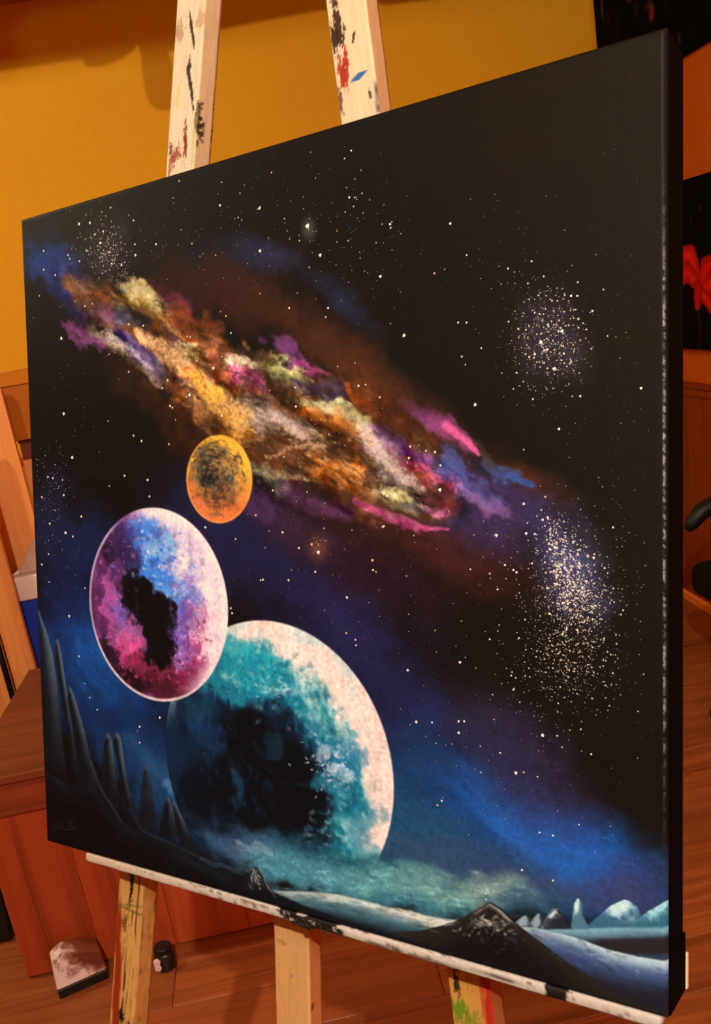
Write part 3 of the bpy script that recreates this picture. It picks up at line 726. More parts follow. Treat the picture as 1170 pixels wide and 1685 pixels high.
    # spires
    spires = [
        ([(1258, 238), (1300, 232), (1375, 228)], [(1258, 241), (1300, 250), (1375, 262)], .35),
        ([(1240, 178), (1300, 172), (1360, 172)], [(1240, 180), (1300, 190), (1360, 200)], .3),
        ([(1311, 275), (1340, 268), (1385, 258)], [(1311, 277), (1340, 288), (1385, 304)], .75),
        ([(1319, 283), (1350, 288), (1400, 300)], [(1319, 286), (1345, 300), (1375, 314), (1404, 334)], .85),
        ([(1207, 176), (1225, 171), (1260, 167), (1330, 166)], [(1207, 178), (1216, 184), (1260, 189), (1300, 194), (1350, 206)], .85),
        ([(1206, 190), (1220, 186), (1260, 194), (1340, 208), (1376, 214)], [(1206, 193), (1216, 199), (1245, 203), (1280, 208), (1320, 217), (1376, 240)], .95),
        ([(1003, 62), (1100, 62), (1300, 62)], [(1003, 63), (1040, 77), (1075, 87), (1130, 95), (1190, 100), (1300, 112)], 1.0),
        ([(1052, 92), (1075, 90), (1130, 98), (1200, 110), (1310, 124)], [(1052, 95), (1075, 101), (1110, 106), (1160, 114), (1230, 124), (1310, 140)], 1.1),
        ([(1131, 113), (1150, 111), (1200, 121), (1260, 128), (1320, 132)], [(1131, 116), (1150, 124), (1195, 137), (1250, 150), (1290, 162), (1320, 180)], .95)]
    for pl, pr, g in spires:
        mk, f = between(pl, pr, 1.6)
        y0 = pl[0][0]; ln = pl[-1][0] - y0
        fade = smooth(ln * .95, ln * .1, Y - y0)
        lit = np.clip(smooth(.25, .95, f) * (.35 + .65 * fade) * g + .18 * n_v + .1 * n_fine, 0, 1)
        col = mix((14, 18, 24), (80, 100, 118), lit * (.35 + .65 * fade))
        over(mk * smooth(ln * 1.0, ln * .8, Y - y0), col)
        over(mk * smooth(14, 2, Y - y0) * .5, (104, 114, 124))
    over(stroke([(150, 1255), (168, 1302), (200, 1352)], [2, 2, 1.5], None, 0, 1.6, False) * .3, (80, 92, 116))
    over(stroke([(212, 1330), (232, 1366), (280, 1388), (330, 1412), (396, 1434)], [2, 2.5, 2.5, 2, 2], n_fine + n_str2, .9, 1.4, False) * .22, (70, 92, 122))
    over(stroke([(330, 1415), (370, 1426), (400, 1438)], [3, 4, 3], n_str2, .6) * .35, (50, 90, 110))
    # small white peak
    mk, f = between([(1426, 418), (1440, 408), (1458, 398), (1464, 396)], [(1426, 422), (1440, 431), (1458, 444), (1470, 450)])
    over(mk * .8, (24, 26, 28))
    for i in range(34):
        t = rnd.random(); px = 420 + (rnd.random() - .42) * 26 * t ** .8; py = 1430 + 32 * t
        dab(C, px, py, 3 + 4 * rnd.random(), .9 + 1.3 * rnd.random(), 74 - (px - 416) * 2.2 + rnd.gauss(0, 10), ((214, 212, 202), (160, 160, 154), (196, 196, 190), (90, 94, 96), (40, 42, 44))[rnd.randrange(5)], .75, .6)
    for i in range(10): dab(C, 436 + i * 2.0, 1448 + i * 3.0 + rnd.gauss(0, 1), 4, 1.1, 52, ((190, 190, 184), (120, 122, 120))[i % 2], .6, .7)
    # faint signature strokes, lower left
    sig = [[(95, 1350), (90, 1356), (88, 1364), (94, 1367)], [(98, 1352), (97, 1366)], [(101, 1353), (104, 1366)], [(106, 1356), (110, 1366)], [(112, 1350), (112, 1366)], [(117, 1349), (116, 1366)], [(123, 1348), (118, 1358), (124, 1367)], [(88, 1369), (108, 1366), (126, 1364)]]
    for s in sig: over(stroke(s, .9, None, 0, 1.0) * .35, (56, 56, 52))
    # pale highlight painted into the colour along the rounded right edge
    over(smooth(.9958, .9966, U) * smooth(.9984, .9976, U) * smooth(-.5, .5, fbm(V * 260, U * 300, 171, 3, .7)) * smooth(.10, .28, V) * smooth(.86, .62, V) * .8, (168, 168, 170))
    C[...] *= (1 + .06 * n_grit)[..., None]
    return np.clip(C, 3, 253)

def star_list():
    rnd = random.Random(7)
    S = [(506,372,4.2),(428,413,3),(527,420,3),(626,455,2.8),(642,369,2.4),(741,368,2.4),(665,552,3.2),(782,666,3),(105,681,3),(101,557,3),(119,753,3),(220,717,1.8),(205,783,2.2),(243,790,2.4),(246,817,2),(233,726,2.2),(278,731,1.6),(338,868,2.2),(449,807,1.8),(421,848,2),(465,876,2.2),(388,887,1.6),(492,902,2),(513,896,2.4),(519,941,2),(475,955,2),(433,954,2.2),(429,955,1.6),(571,983,2),(524,909,3.4),(630,867,2),(632,866,1.8),(613,922,2.4),(614,938,2),(619,941,1.6),(571,984,1.8),(380,1001,2.2),(382,1009,2),(570,1042,1.8),(585,1053,1.9),(586,1062,1.7),(671,1103,2.4),(685,1188,2.6),(711,1189,1.8),(755,1187,2),(764,1187,2),(755,1206,2.4),(893,1210,3),(849,1272,3),(862,1271,1.6),(727,1318,2),(720,1325,1.8),(888,1370,1.8),(910,1375,1.8),(953,1357,1.4),(859,1432,2),(910,1449,1.8),(799,1470,1.6),(973,1241,1.8),(917,1211,1.6),(823,1239,1.6),(956,1200,1.5),(800,1480,1.4),(263,1181,2.2),(230,1196,2.2),(230,1222,1.8),(114,1014,2.4),(130,1080,1.8),(148,1148,1.6),(160,1168,1.6),(140,1125,1.2),(180,800,1.5),(105,815,2.2),(134,850,2.2),(108,877,2.8),(120,883,1.8),(82,862,2),(69,818,1.8),(79,785,2),(87,787,2),(103,790,1.6),(80,912,1.6),(69,929,2),(81,958,1.4),(140,968,1.6),(91,840,1.3),(757,1090,2.4),(806,1052,1.7),(854,1050,1.6),(845,1135,1.8),(817,881,2.8),(866,878,2.4),(831,930,2),(845,938,2),(850,942,2.2),(819,970,1.8),(774,937,1.6),(806,944,1.6),(862,740,1.4),(920,706,2.4),(845,640,1.4),(955,652,2),(1055,639,2.4),(925,545,3.2),(912,607,3.2),(890,563,3.4),(880,583,2.4),(901,575,2),(928,582,2),(940,595,1.8),(955,560,1.4),(940,487,2.2),(952,525,2),(975,512,2),(950,487,1.8),(836,442,1.8),(875,430,1.8),(895,455,1.6),(768,420,1.6),(768,531,1.8),(754,531,1.8),(760,587,1.8),(792,573,1.6),(715,450,1.8),(880,515,1.6),(766,600,1.4),(1000,553,1.4),(578,248,1.8),(567,261,1.5),(575,325,2),(584,325,1.4),(596,318,1.4),(582,340,1.4),(568,349,1.3),(643,375,1.5),(645,365,1.4),(362,338,2.2),(427,343,2.4),(447,284,1.6),(428,341,1.6),(295,298,1.8),(182,342,1.6),(220,363,1.6),(222,402,1.8),(257,402,2.2),(316,401,1.6),(285,326,1.2),(365,300,1.2),(395,318,1.3),(392,358,1.4),(398,362,1.4),(468,360,1.2),(355,420,1.3),(428,483,1.3),(509,440,1.4),(540,507,2),(536,522,1.5),(476,507,1.8),(493,396,1.4),(573,396,1.3),(130,369,2.4),(148,367,2.4),(156,386,2),(170,381,1.8),(165,400,2.6),(180,415,2),(143,413,1.8),(184,434,2),(200,436,2.2),(112,420,1.8),(115,426,1.6),(131,430,1.8),(72,413,1.8),(72,444,1.8),(91,453,2),(223,420,2.4),(236,536,2),(212,534,2),(372,520,1.8),(380,548,1.8),(365,587,1.5),(363,513,1.4),(313,555,1.8),(308,554,1.5),(351,606,2.8),(324,594,1.8),(276,626,2.2),(267,639,2),(312,650,3),(307,653,1.6),(280,668,2.2),(284,671,1.8),(240,570,1.5),(140,504,1.8),(152,500,1.6),(46,546,1.6),(65,487,1.4),(180,583,1.4),(365,684,2.6),(289,691,1.4),(212,612,1.8),(178,693,1.4),(486,638,1.6),(602,633,1.6),(590,635,2.2),(556,603,1.4),(625,654,2),(487,669,2.2),(675,735,2),(716,744,2.2),(701,742,1.8),(724,806,3.2),(673,754,2.6),(637,816,2.4),(725,766,2),(862,829,2.4),(1009,868,1.8)]
    L = [(x, y, s, 1.0) for x, y, s in S]
    def cluster(cx, cy, sx, sy, deg, n, smin, smax, bright=.9):
        r = math.radians(deg); c, s = math.cos(r), math.sin(r)
        for _ in range(n):
            a = rnd.gauss(0, sx); b = rnd.gauss(0, sy)
            L.append((cx + a * c - b * s, cy + a * s + b * c, smin + (smax - smin) * rnd.random() ** 3.2, bright * (.45 + .55 * rnd.random())))
    cluster(172, 400, 17, 28, -22, 240, .45, 1.5)
    cluster(180, 434, 24, 13, 25, 110, .45, 1.2)
    cluster(88, 800, 14, 34, 0, 90, .5, 1.2, .8)
    cluster(90, 880, 18, 50, 0, 40, .5, 1.2, .7)
    cluster(905, 555, 34, 40, -10, 520, .5, 1.9)
    cluster(900, 600, 34, 50, -10, 120, .5, 1.4, .7)
    cluster(885, 490, 30, 20, 20, 50, .5, 1.5, .7)
    cluster(935, 940, 22, 44, -14, 560, .6, 2.5)
    cluster(915, 890, 16, 26, -10, 130, .7, 2.3)
    cluster(955, 985, 22, 24, 0, 300, .6, 2.0)
    cluster(935, 1010, 42, 60, 0, 620, .5, 1.6, .8)
    cluster(945, 1080, 44, 46, 0, 460, .5, 1.8, .8)
    cluster(905, 1130, 60, 40, 0, 120, .6, 1.6, .7)
    cluster(980, 900, 50, 70, 0, 90, .6, 1.3, .6)
    cluster(860, 960, 36, 50, 0, 60, .6, 1.6, .8)
    cluster(580, 370, 50, 55, 0, 90, .5, 1.5, .8)
    cluster(440, 380, 70, 60, 0, 70, .5, 1.3, .7)
    cluster(640, 420, 60, 50, 0, 40, .5, 1.4, .7)
    cluster(300, 380, 90, 45, -10, 60, .5, 1.3, .7)
    cluster(120, 600, 40, 110, 0, 50, .5, 1.2, .6)
    cluster(830, 420, 60, 50, 0, 40, .5, 1.3, .5)
    cluster(520, 960, 110, 90, 30, 70, .5, 1.5, .8)
    cluster(800, 1100, 110, 120, 30, 110, .5, 1.6, .8)
    cluster(890, 1300, 120, 70, 20, 60, .5, 1.3, .6)
    cluster(460, 700, 150, 60, 32, 110, .5, 1.7, .8)
    cluster(640, 800, 120, 60, 30, 70, .5, 1.6, .8)
    cluster(160, 1120, 50, 100, -25, 26, .5, 1.3, .6)
    cluster(1030, 800, 40, 250, 0, 60, .5, 1.2, .4)
    cluster(524, 896, 6, 9, 0, 24, .5, 1.3, .8)
    out = []
    planets = ((361, 788, 56, 74), (261, 994, 115, 160), (460, 1232, 190, 212))
    for x, y, s, b in L:
        if any(((x - px) / pa) ** 2 + ((y - py) / pb_) ** 2 < 1 for px, py, pa, pb_ in planets): continue
        u, v = happly(H_MU, x, y)
        if not (.008 < u < .985 and .008 < v < .93): continue
        if y > np.interp(x, [60, 100, 165, 250, 400, 560, 700, 1100], [1000, 1120, 1290, 1330, 1400, 1460, 1480, 1480]): continue
        out.append((float(u), float(v), s, b, x))
    return out
# ---------------------------------------------------------------- the room
XR, YB, XL, YF, ZC = 1.618, 3.88, -2.35, -3.4, 2.62
fl = structure(box('floor', XL, XR, YF, YB, -.06, -.0125, plain('subfloor', rgb(60, 34, 18)), None, 0))
rnd = random.Random(3)
PW, PL, GAP = .145, 1.30, .0012
bm = bmesh.new(); add_box(bm, 0, PL - GAP, 0, PW - GAP, -.012, 0, .0011, 1)
pm = bpy.data.meshes.new('plank'); bm.to_mesh(pm); bm.free(); pm.materials.append(MAT['plank'])
row = 0; y = YB - .004 - PW * 24
while y + PW < YB:
    x = XL + .01
    first = PL * (.25 + .7 * ((row * .37) % 1))
    xs = [x, x + first]
    while xs[-1] < XR - .02: xs.append(xs[-1] + PL)
    for a, b in zip(xs, xs[1:]):
        b = min(b, XR - .006)
        if b - a < .05: continue
        o = bpy.data.objects.new('plank', pm); o.location = (a, y, 0); o.scale.x = (b - a - GAP) / (PL - GAP); link(o, fl)
    y += PW; row += 1
wb = structure(box('wall_back', XL - .1, XR + .1, YB, YB + .1, -.06, ZC, MAT['wall'], None, 0))
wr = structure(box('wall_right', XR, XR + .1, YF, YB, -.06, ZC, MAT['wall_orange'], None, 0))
structure(box('wall_left', XL - .1, XL, YF, YB, -.06, ZC, MAT['room'], None, 0))
structure(box('wall_front', XL - .1, XR + .1, YF - .1, YF, -.06, ZC, MAT['room'], None, 0))
structure(box('ceiling', XL - .1, XR + .1, YF - .1, YB + .1, ZC, ZC + .08, MAT['ceiling'], None, 0))
# wainscot boards, rail and skirting on the right wall
BW = .118
bm = bmesh.new(); add_box(bm, -.014, -.0002, .0012, BW - .0012, .036, .848, .003, 1)
wm = bpy.data.meshes.new('wainscot_board'); bm.to_mesh(wm); bm.free(); wm.materials.append(MAT['wainscot'])
y = YB - BW - .002
while y > 1.9:
    o = bpy.data.objects.new('wainscot_board', wm); o.location = (XR, y, 0); link(o, wr); y -= BW
bm = bmesh.new(); add_prism(bm, [(XR - .001, .85), (XR - .018, .85), (XR - .022, .862), (XR - .022, .868), (XR - .016, .876), (XR - .026, .884), (XR - .028, .896), (XR - .001, .899)], 1.9, YB - .002)
structure(mesh_obj('trim_1', bm, MAT['wainscot']))
bm = bmesh.new(); add_prism(bm, [(XR - .0005, 0.0002), (XR - .024, 0.0002), (XR - .024, .026), (XR - .016, .035), (XR - .0005, .035)], YF + .01, YB - .03)
structure(mesh_obj('baseboard_right', bm, MAT['baseboard']))
structure(box('baseboard_back', XL + .01, XR - .03, YB - .016, YB - .0005, .0002, .07, MAT['baseboard'], None, .003))

# unseen beam and lantern, shaped to throw the dark band on the back wall
UNSEEN_BEAM_Y = 2.45
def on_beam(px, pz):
    """point of the unseen beam's plane that the lamp throws to (px, pz) on the back wall"""
    k = (UNSEEN_BEAM_Y - LAMP.y) / (YB - LAMP.y)
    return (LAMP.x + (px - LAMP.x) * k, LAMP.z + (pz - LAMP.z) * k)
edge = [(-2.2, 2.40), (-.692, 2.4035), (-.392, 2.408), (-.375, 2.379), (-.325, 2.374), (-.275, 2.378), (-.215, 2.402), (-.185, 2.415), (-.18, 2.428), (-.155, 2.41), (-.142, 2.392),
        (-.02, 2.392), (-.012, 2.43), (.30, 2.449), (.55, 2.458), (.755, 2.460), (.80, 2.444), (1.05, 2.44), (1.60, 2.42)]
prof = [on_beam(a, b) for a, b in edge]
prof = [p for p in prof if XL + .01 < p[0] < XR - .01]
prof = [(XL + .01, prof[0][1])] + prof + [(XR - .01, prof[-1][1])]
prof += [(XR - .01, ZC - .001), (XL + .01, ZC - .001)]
bm = bmesh.new(); add_prism(bm, prof, UNSEEN_BEAM_Y, UNSEEN_BEAM_Y + .05)
structure(mesh_obj('unseen_beam', bm, MAT['beam']))
hl = thing('unseen_lantern', 'unseen rounded lantern below the unseen beam, shaped to cast a round shadow', 'lantern', (*(lambda p: (p[0], UNSEEN_BEAM_Y + .02))(on_beam(-.118, 2.19)), on_beam(-.118, 2.19)[1]))
bm = bmesh.new(); add_lathe(bm, [(0, -.0), (.020, .004), (.036, .018), (.043, .040), (.044, .065), (.041, .10), (.036, .135), (.040, .168), (.046, .20)], 28, (0, 0, 0)); mesh_obj('unseen_lantern_body', bm, MAT['maroon'], hl, True)
bm = bmesh.new(); add_tube(bm, [(0, 0, .195), (0, 0, .215)], .012, 12); mesh_obj('unseen_lantern_hook', bm, MAT['metal'], hl)

# ---------------------------------------------------------------- canvas frame of reference
CY, LEAN = -0.6931, 0.2557
CU = Vector((math.cos(CY), math.sin(CY), 0)); NB = Vector((-math.sin(CY), math.cos(CY), 0))
CV = Vector((0, 0, 1)) * math.cos(LEAN) + NB * math.sin(LEAN)
CN = CU.cross(CV).normalized()
if CN.dot(NB) < 0: CN = -CN                                           # points behind the picture
BL = Vector((-0.32726653, 0.97127081, 0.84846019)); W, Hh, DEP = .699, .70, .047
FRAME = Matrix((CU, CN, CV)).transposed().to_4x4()                    # local x right, y behind, z up the picture
def framed(o, origin=BL):
    Mx = FRAME.copy(); Mx.translation = origin; o.matrix_world = Mx; return o

def color_grid(name, us, zs, pos, colors, mat, parent, gain=(.66, .80, .90), uv=False, smooth_=False):
    """grid mesh (us x zs) with per-point paint colours; pos(i-array, j-array) gives xyz"""
    nu, nz = len(us), len(zs)
    Ug, Zg = np.meshgrid(us, zs)
    co = pos(Ug, Zg).reshape(-1, 3).astype(np.float32)
    idx = np.arange(nu * nz, dtype=np.int32).reshape(nz, nu)
    quads = np.stack([idx[:-1, :-1], idx[:-1, 1:], idx[1:, 1:], idx[1:, :-1]], -1).reshape(-1, 4)
    me = bpy.data.meshes.new(name)
    me.vertices.add(len(co)); me.vertices.foreach_set('co', co.ravel())
    nq = len(quads); me.loops.add(nq * 4); me.loops.foreach_set('vertex_index', quads.ravel())
    me.polygons.add(nq); me.polygons.foreach_set('loop_start', np.arange(0, nq * 4, 4, dtype=np.int32)); me.polygons.foreach_set('loop_total', np.full(nq, 4, np.int32))
    if smooth_: me.polygons.foreach_set('use_smooth', np.ones(nq, bool))
    c = np.ones((len(co), 4), np.float32); c[:, :3] = np.minimum(lin(colors.reshape(-1, 3)) * np.array(gain), .93)
    at = me.color_attributes.new('paint', 'FLOAT_COLOR', 'POINT'); at.data.foreach_set('color', c.ravel())
    if uv:
        l = me.uv_layers.new(name='UVMap'); q = np.stack([Ug, Zg], -1).reshape(-1, 2).astype(np.float32)[quads.ravel()]; l.data.foreach_set('uv', q.ravel())
    me.update(); me.validate()
    if mat: me.materials.append(mat)
    return link(bpy.data.objects.new(name, me), parent)

# ---------------------------------------------------------------- the painting
pt = framed(thing('painting', 'large square canvas painting of three planets under a starry nebula, resting on the easel', 'painting'))
MAT['picture'] = painted('acrylic_on_canvas', .55, .10, 150, .10)
NU, NV = 920, 1160
us = np.linspace(0, 1, NU); vsn = np.linspace(0, 1, NV)
Ug, Vg = np.meshgrid(us, vsn)
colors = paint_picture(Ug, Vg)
RND = .004
def picture_pos(U, V):
    x = U * W; z = (1 - V) * Hh
    e = np.minimum(np.minimum(x, W - x), np.minimum(z, Hh - z))
    t = np.clip(1 - e / RND, 0, 1)
    back = RND * (1 - np.sqrt(np.clip(1 - t * t, 0, 1)))
    return np.stack([x, back, z], -1)
# denser sampling across the folded edge so that it is really round
us2 = us.copy(); k = RND / W
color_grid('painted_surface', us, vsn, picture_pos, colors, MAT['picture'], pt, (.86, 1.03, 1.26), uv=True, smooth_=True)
# wrapped sides and back of the canvas, with the folded corner below right
bm = bmesh.new()
add_box(bm, .0002, W - .0002, RND + .0001, DEP, .0002, Hh - .0002, .0016, 2)
mesh_obj('canvas_edge', bm, MAT['black_canvas'], pt)
bm = bmesh.new()
add_prism(bm, [(RND + .001, .0006), (DEP + .0008, .0006), (DEP + .0014, .030), (DEP + .0006, .046), (.012, .040), (RND + .003, .010)], W - .0012, W + .0012, 'x')
mesh_obj('folded_corner', bm, MAT['black_canvas'], pt)
bm = bmesh.new()
for i in range(4):
    add_box(bm, *[(.03, .045, .02, .68), (.654, .669, .02, .68), (.05, .65, .03, .045), (.05, .65, .655, .67)][i][:2], DEP + .0001, DEP + .0008, *[(.03, .045, .02, .68), (.654, .669, .02, .68), (.05, .65, .03, .045), (.05, .65, .655, .67)][i][2:], 0)
mesh_obj('folded_canvas_back', bm, MAT['black_canvas'], pt)
# stars: thin raised dots of paint
stars = star_list(); sv = []; sf = []; sc_ = []
for (u, v, s, b, xx) in stars:
    Xp, Yp = happly(H_UM, u, v); U2, V2 = happly(H_MU, Xp, Yp + 10); r = s * .9 * abs(V2 - v) / 10 * Hh
    n = 9 if s > 1.5 else 6; ph = (u * 977) % 1 * 6.28; i0 = len(sv)
    sv.append((u * W, -.00045 if s > 1.5 else -.0002, (1 - v) * Hh))
    for k in range(n):
        a = 2 * math.pi * k / n + ph; rr = r * (1 + .22 * math.sin(3 * a + ph) * (s > 1.2))
        sv.append((u * W + rr * math.cos(a), -.00008, (1 - v) * Hh + rr * math.sin(a)))
    tint = np.array((246, 236, 228)) * (.55 + .45 * b)
    if 270 < xx < 760 and (int(u * 9999) % 5 == 0): tint = np.array((244, 196, 120)) * (.6 + .4 * b)
    sc_ += [tint] * (n + 1)
    for k in range(n): sf.append((i0, i0 + 1 + (k + 1) % n, i0 + 1 + k))
me = bpy.data.meshes.new('painted_star'); me.from_pydata(sv, [], sf)
c = np.ones((len(sv), 4), np.float32); c[:, :3] = lin(np.array(sc_)) * np.array((.82, .95, 1.0)); at = me.color_attributes.new('paint', 'FLOAT_COLOR', 'POINT'); at.data.foreach_set('color', c.ravel())
MAT['star'] = painted('white_paint_dots', .5, .3, 0, .05); me.materials.append(MAT['star'])
so = link(bpy.data.objects.new('painted_star', me), pt); so['kind'] = 'stuff'; so['label'] = 'raised white paint dots of the star field'

# ---------------------------------------------------------------- easel
ea = framed(thing('easel', 'paint-spattered wooden easel holding the planet canvas', 'easel'))
LF = .0535                                                            # front plane of the legs behind the picture
VB = -(BL.z + CN.z * LF) / CV.z                                       # where the leg fronts meet the floor
MAT['paint_leg'] = painted('spattered_easel_paint', .55, .3, 0, .5)
def leg(uz, width, depth, z0, z1, face, side, name='leg'):
    """tapering-in easel bar: front and outer side painted from face(s, z) and side(t, z)"""
    zs = np.unique(np.round(np.concatenate([[z0, z0 + .0026], np.arange(z0 + .02, -.28, .03), np.arange(-.28, .021, .0013), np.arange(.04, .66, .03), np.arange(.67, .93, .0013), np.arange(.95, z1, .03), [z1]]), 5)) if z1 > 1 else np.unique(np.round(np.concatenate([[z0, z0 + .0026], np.arange(z0 + .02, -.28, .03), np.arange(-.28, .021, .0015), np.arange(.04, z1, .03), [z1]]), 5))
    NF = 37
    # outline: front face (0..width), right side (depth), back, left side
    per = np.concatenate([np.linspace(0, width, NF), np.full(7, width), np.linspace(width, 0, 4), np.zeros(7), [0]])
    dep = np.concatenate([np.zeros(NF), np.linspace(0, depth, 8)[1:], np.full(4, depth), np.linspace(depth, 0, 8)[1:], [0]])
    kind = np.concatenate([np.zeros(NF), np.ones(7), np.full(4, 2), np.full(7, 3), [3]])
    Pg, Zg = np.meshgrid(per, zs); Dg = np.meshgrid(dep, zs)[0]; Kg = np.meshgrid(kind, zs)[0]
    sh = fbm(Zg * 30, Pg * 200, 5, 3) * .0006
    wear = (np.abs(Pg - width / 2) > width / 2 - .0002) & (Dg < .0002)
    X = uz(Zg) + Pg + np.where(Pg > width / 2, sh, -sh * .5); Yy = LF + Dg + np.where(wear, .0011, 0)
    Zz = np.where(Zg <= z0 + .0001, z0 - (Dg * CN.z) / CV.z, np.where(Zg <= z0 + .003, z0 + .0004 - (Dg * CN.z) / CV.z, Zg))
    C = np.where((Kg == 0)[..., None], face(Pg / width, Zg), side(np.where(Kg == 1, Dg / depth, 1 - Dg / depth), Zg))
    ug = np.arange(len(per))
    o = color_grid(name, ug, zs, lambda A, B: np.stack([X, Yy, Zz], -1), C, MAT['paint_leg'], ea)
    bm = bmesh.new(); bm.from_mesh(o.data)
    bmesh.ops.remove_doubles(bm, verts=bm.verts[:], dist=.00001)
    bmesh.ops.holes_fill(bm, edges=[e for e in bm.edges if e.is_boundary], sides=0)
    bmesh.ops.recalc_face_normals(bm, faces=bm.faces[:]); bm.to_mesh(o.data); bm.free()
    return o
def leg_canvas(seed, width):
    """blank weathered cream bar with helpers to put marks on it; s across 0..1, z up the picture"""
    def base(s, z, hi, lo):
        g = fbm(z * 14, s * width * 620, seed, 5, .62); g2 = fbm(z * 60, s * width * 300, seed + 9, 4, .6)
        t = smooth(-.02, .30, z)[..., None]
        c = np.array(lo) * (1 - t) + np.array(hi) * t
        c = c * (1 + .05 * g + .04 * g2)[..., None]
        stain = smooth(.15, .75, g + .4 * g2)[..., None] * (1 - t) * .55
        return c * (1 - stain) + np.array((150, 84, 34)) * stain
    def mark(C, s, z, s0, z0, a, b, colr, al=.9, rough=.9, tilt=0):
        n = fbm(s * width * 420, z * 120, seed + 31, 4, .65) + .6 * fbm(s * width * 1500, z * 420, seed + 41, 3, .65)
        ds = (s - s0) - tilt * (z - z0); d = np.sqrt((ds / a) ** 2 + ((z - z0) / b) ** 2)
        k = smooth(1.1, .8, d + rough * n)[..., None] * al
        return C * (1 - k) + np.array(colr, float) * k
    return base, mark
WL, WR_, WM = .0395, .0415, .0440
baseL, markL = leg_canvas(200, WL)
def faceL(s, z):
    C = baseL(s, z, (242, 214, 176), (232, 172, 96))
    for a in ((.62, .861, .05, .020, (46, 22, 14), .95, .5, -7), (.12, .866, .22, .011, (176, 120, 84), .6), (.9, .870, .14, .011, (186, 130, 96), .5),
              (.70, .808, .055, .024, (52, 22, 16), .95, .6, -7), (.60, .826, .07, .008, (52, 22, 16), .9, .7), (.99, .776, .07, .013, (40, 20, 14), .95, .6), (.66, .753, .075, .021, (128, 34, 22), .95, .7, -2), (.30, .745, .16, .007, (150, 58, 40), .8, 1.1), (.12, .752, .05, .008, (90, 40, 26), .8, .9), (.2, .735, .09, .008, (150, 58, 40), .7, 1.2),
              (.96, .755, .04, .035, (186, 184, 100), .6, .8), (.25, .80, .10, .010, (224, 206, 120), .6)): C = markL(C, s, z, *a)
    # lower run: red drip, dark cracks, green string stain
    red = smooth(.16, .03, np.abs(s - .10 - .13 * smooth(-.08, -.2, z) - .05 * fbm(z * 40, s * 0, 77, 3)) - .05 * smooth(-.05, -.2, z)) * smooth(-.06, -.10, z) * .95
    C = C * (1 - red[..., None]) + np.array((158, 42, 16)) * red[..., None]
    for s0, wd in ((.50, .035), (.66, .022), (.84, .03), (.40, .02)):
        n = fbm(z * 30, s * 3 + s0 * 40, 88, 4, .7)
        k = smooth(wd * 1.6, wd * .4, np.abs(s - s0 + .05 * fbm(z * 18, s * 0 + s0, 89, 3))) * smooth(.0, .5, n + .15) * smooth(.02, -.02, z) * .8
        C = C * (1 - k[..., None]) + np.array((74, 34, 12)) * k[..., None]
    for a in ((.55, -.055, .07, .022, (34, 18, 10), .95, .8), (.5, -.215, .10, .009, (24, 12, 8), .95, 1.0), (.72, -.232, .16, .009, (40, 20, 10), .9, 1.2), (.4, -.10, .1, .012, (70, 40, 16), .7, 1.2)): C = markL(C, s, z, *a)
    k = smooth(.0022, .0006, np.abs(z + .084 + .004 * (s - .5))) * .7 + smooth(.0016, .0005, np.abs(z + .079 - .005 * (s - .4))) * .5
    return C * (1 - k[..., None]) + np.array((110, 104, 40)) * k[..., None]
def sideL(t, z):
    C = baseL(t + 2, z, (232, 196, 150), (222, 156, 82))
    C = markL(C, t, z, .1, .772, .3, .02, (50, 26, 16), .9)
    n = fbm(z * 26, t * 6, 97, 4, .7); k = smooth(.2, .6, n) * smooth(.02, -.03, z) * .5
    return C * (1 - k[..., None]) + np.array((92, 46, 18)) * k[..., None]
leg(lambda z: .0605 + .1434 * (z + .038), WL, .0245, VB, 1.37, faceL, sideL)
baseR, markR = leg_canvas(300, WR_)
def faceR(s, z):
    C = baseR(s, z, (240, 208, 166), (226, 160, 76))
    for a in ((.24, .812, .12, .020, (56, 30, 18), .92, .9), (.12, .800, .10, .012, (48, 24, 14), .9), (.2, .834, .12, .006, (70, 36, 24), .8), (.22, .768, .13, .013, (170, 40, 24), .95, .7), (.34, .782, .06, .012, (176, 44, 26), .95, .6), (.60, .798, .035, .006, (60, 30, 20), .9, .5, 8), (.06, .745, .05, .012, (90, 48, 30), .8), (.82, .742, .04, .006, (70, 44, 34), .8)): C = markR(C, s, z, *a)
    d = np.abs((s - .61) / .26) + np.abs(z - .7625 - .012 * (s - .61)) / .0034
    k = smooth(1.1, .8, d) * .95; C = C * (1 - k[..., None]) + np.array((44, 96, 166)) * k[..., None]
    k = smooth(.06, .02, np.abs(s - .97 + .03 * fbm(z * 60, s * 0, 98, 3))) * smooth(-.1, .5, fbm(z * 40, s * 4, 99, 4)) * smooth(.3, .5, z); C = C * (1 - k[..., None] * .8) + np.array((60, 44, 50)) * k[..., None] * .8
    k = smooth(.72, .92, s + .10 * fbm(z * 90, s * 9, 66, 4)) * smooth(.1, -.01, z) * .95
    C = C * (1 - k[..., None]) + np.array((196, 38, 20)) * k[..., None]
    for a in ((.20, -.052, .07, .016, (44, 26, 14), .9, 1.1), (.24, -.037, .05, .007, (40, 26, 14), .9), (.70, -.030, .10, .004, (44, 28, 18), .9, .7), (.22, -.077, .20, .010, (112, 150, 24), .95, .8), (.42, -.086, .26, .009, (132, 140, 40), .7, 1.2), (.70, -.105, .2, .008, (150, 160, 40), .7, 1.2)): C = markR(C, s, z, *a)
    sp = smooth(.55, .85, fbm(s * 30, z * 420, 67, 3, .7)) * smooth(.05, -.01, z) * .5
    return C * (1 - sp[..., None]) + np.array((120, 80, 30)) * sp[..., None]
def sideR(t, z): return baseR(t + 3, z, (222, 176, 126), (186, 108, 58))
leg(lambda z: .3963 - .1247 * (z - .70), WR_, .0235, VB, 1.36, faceR, sideR)
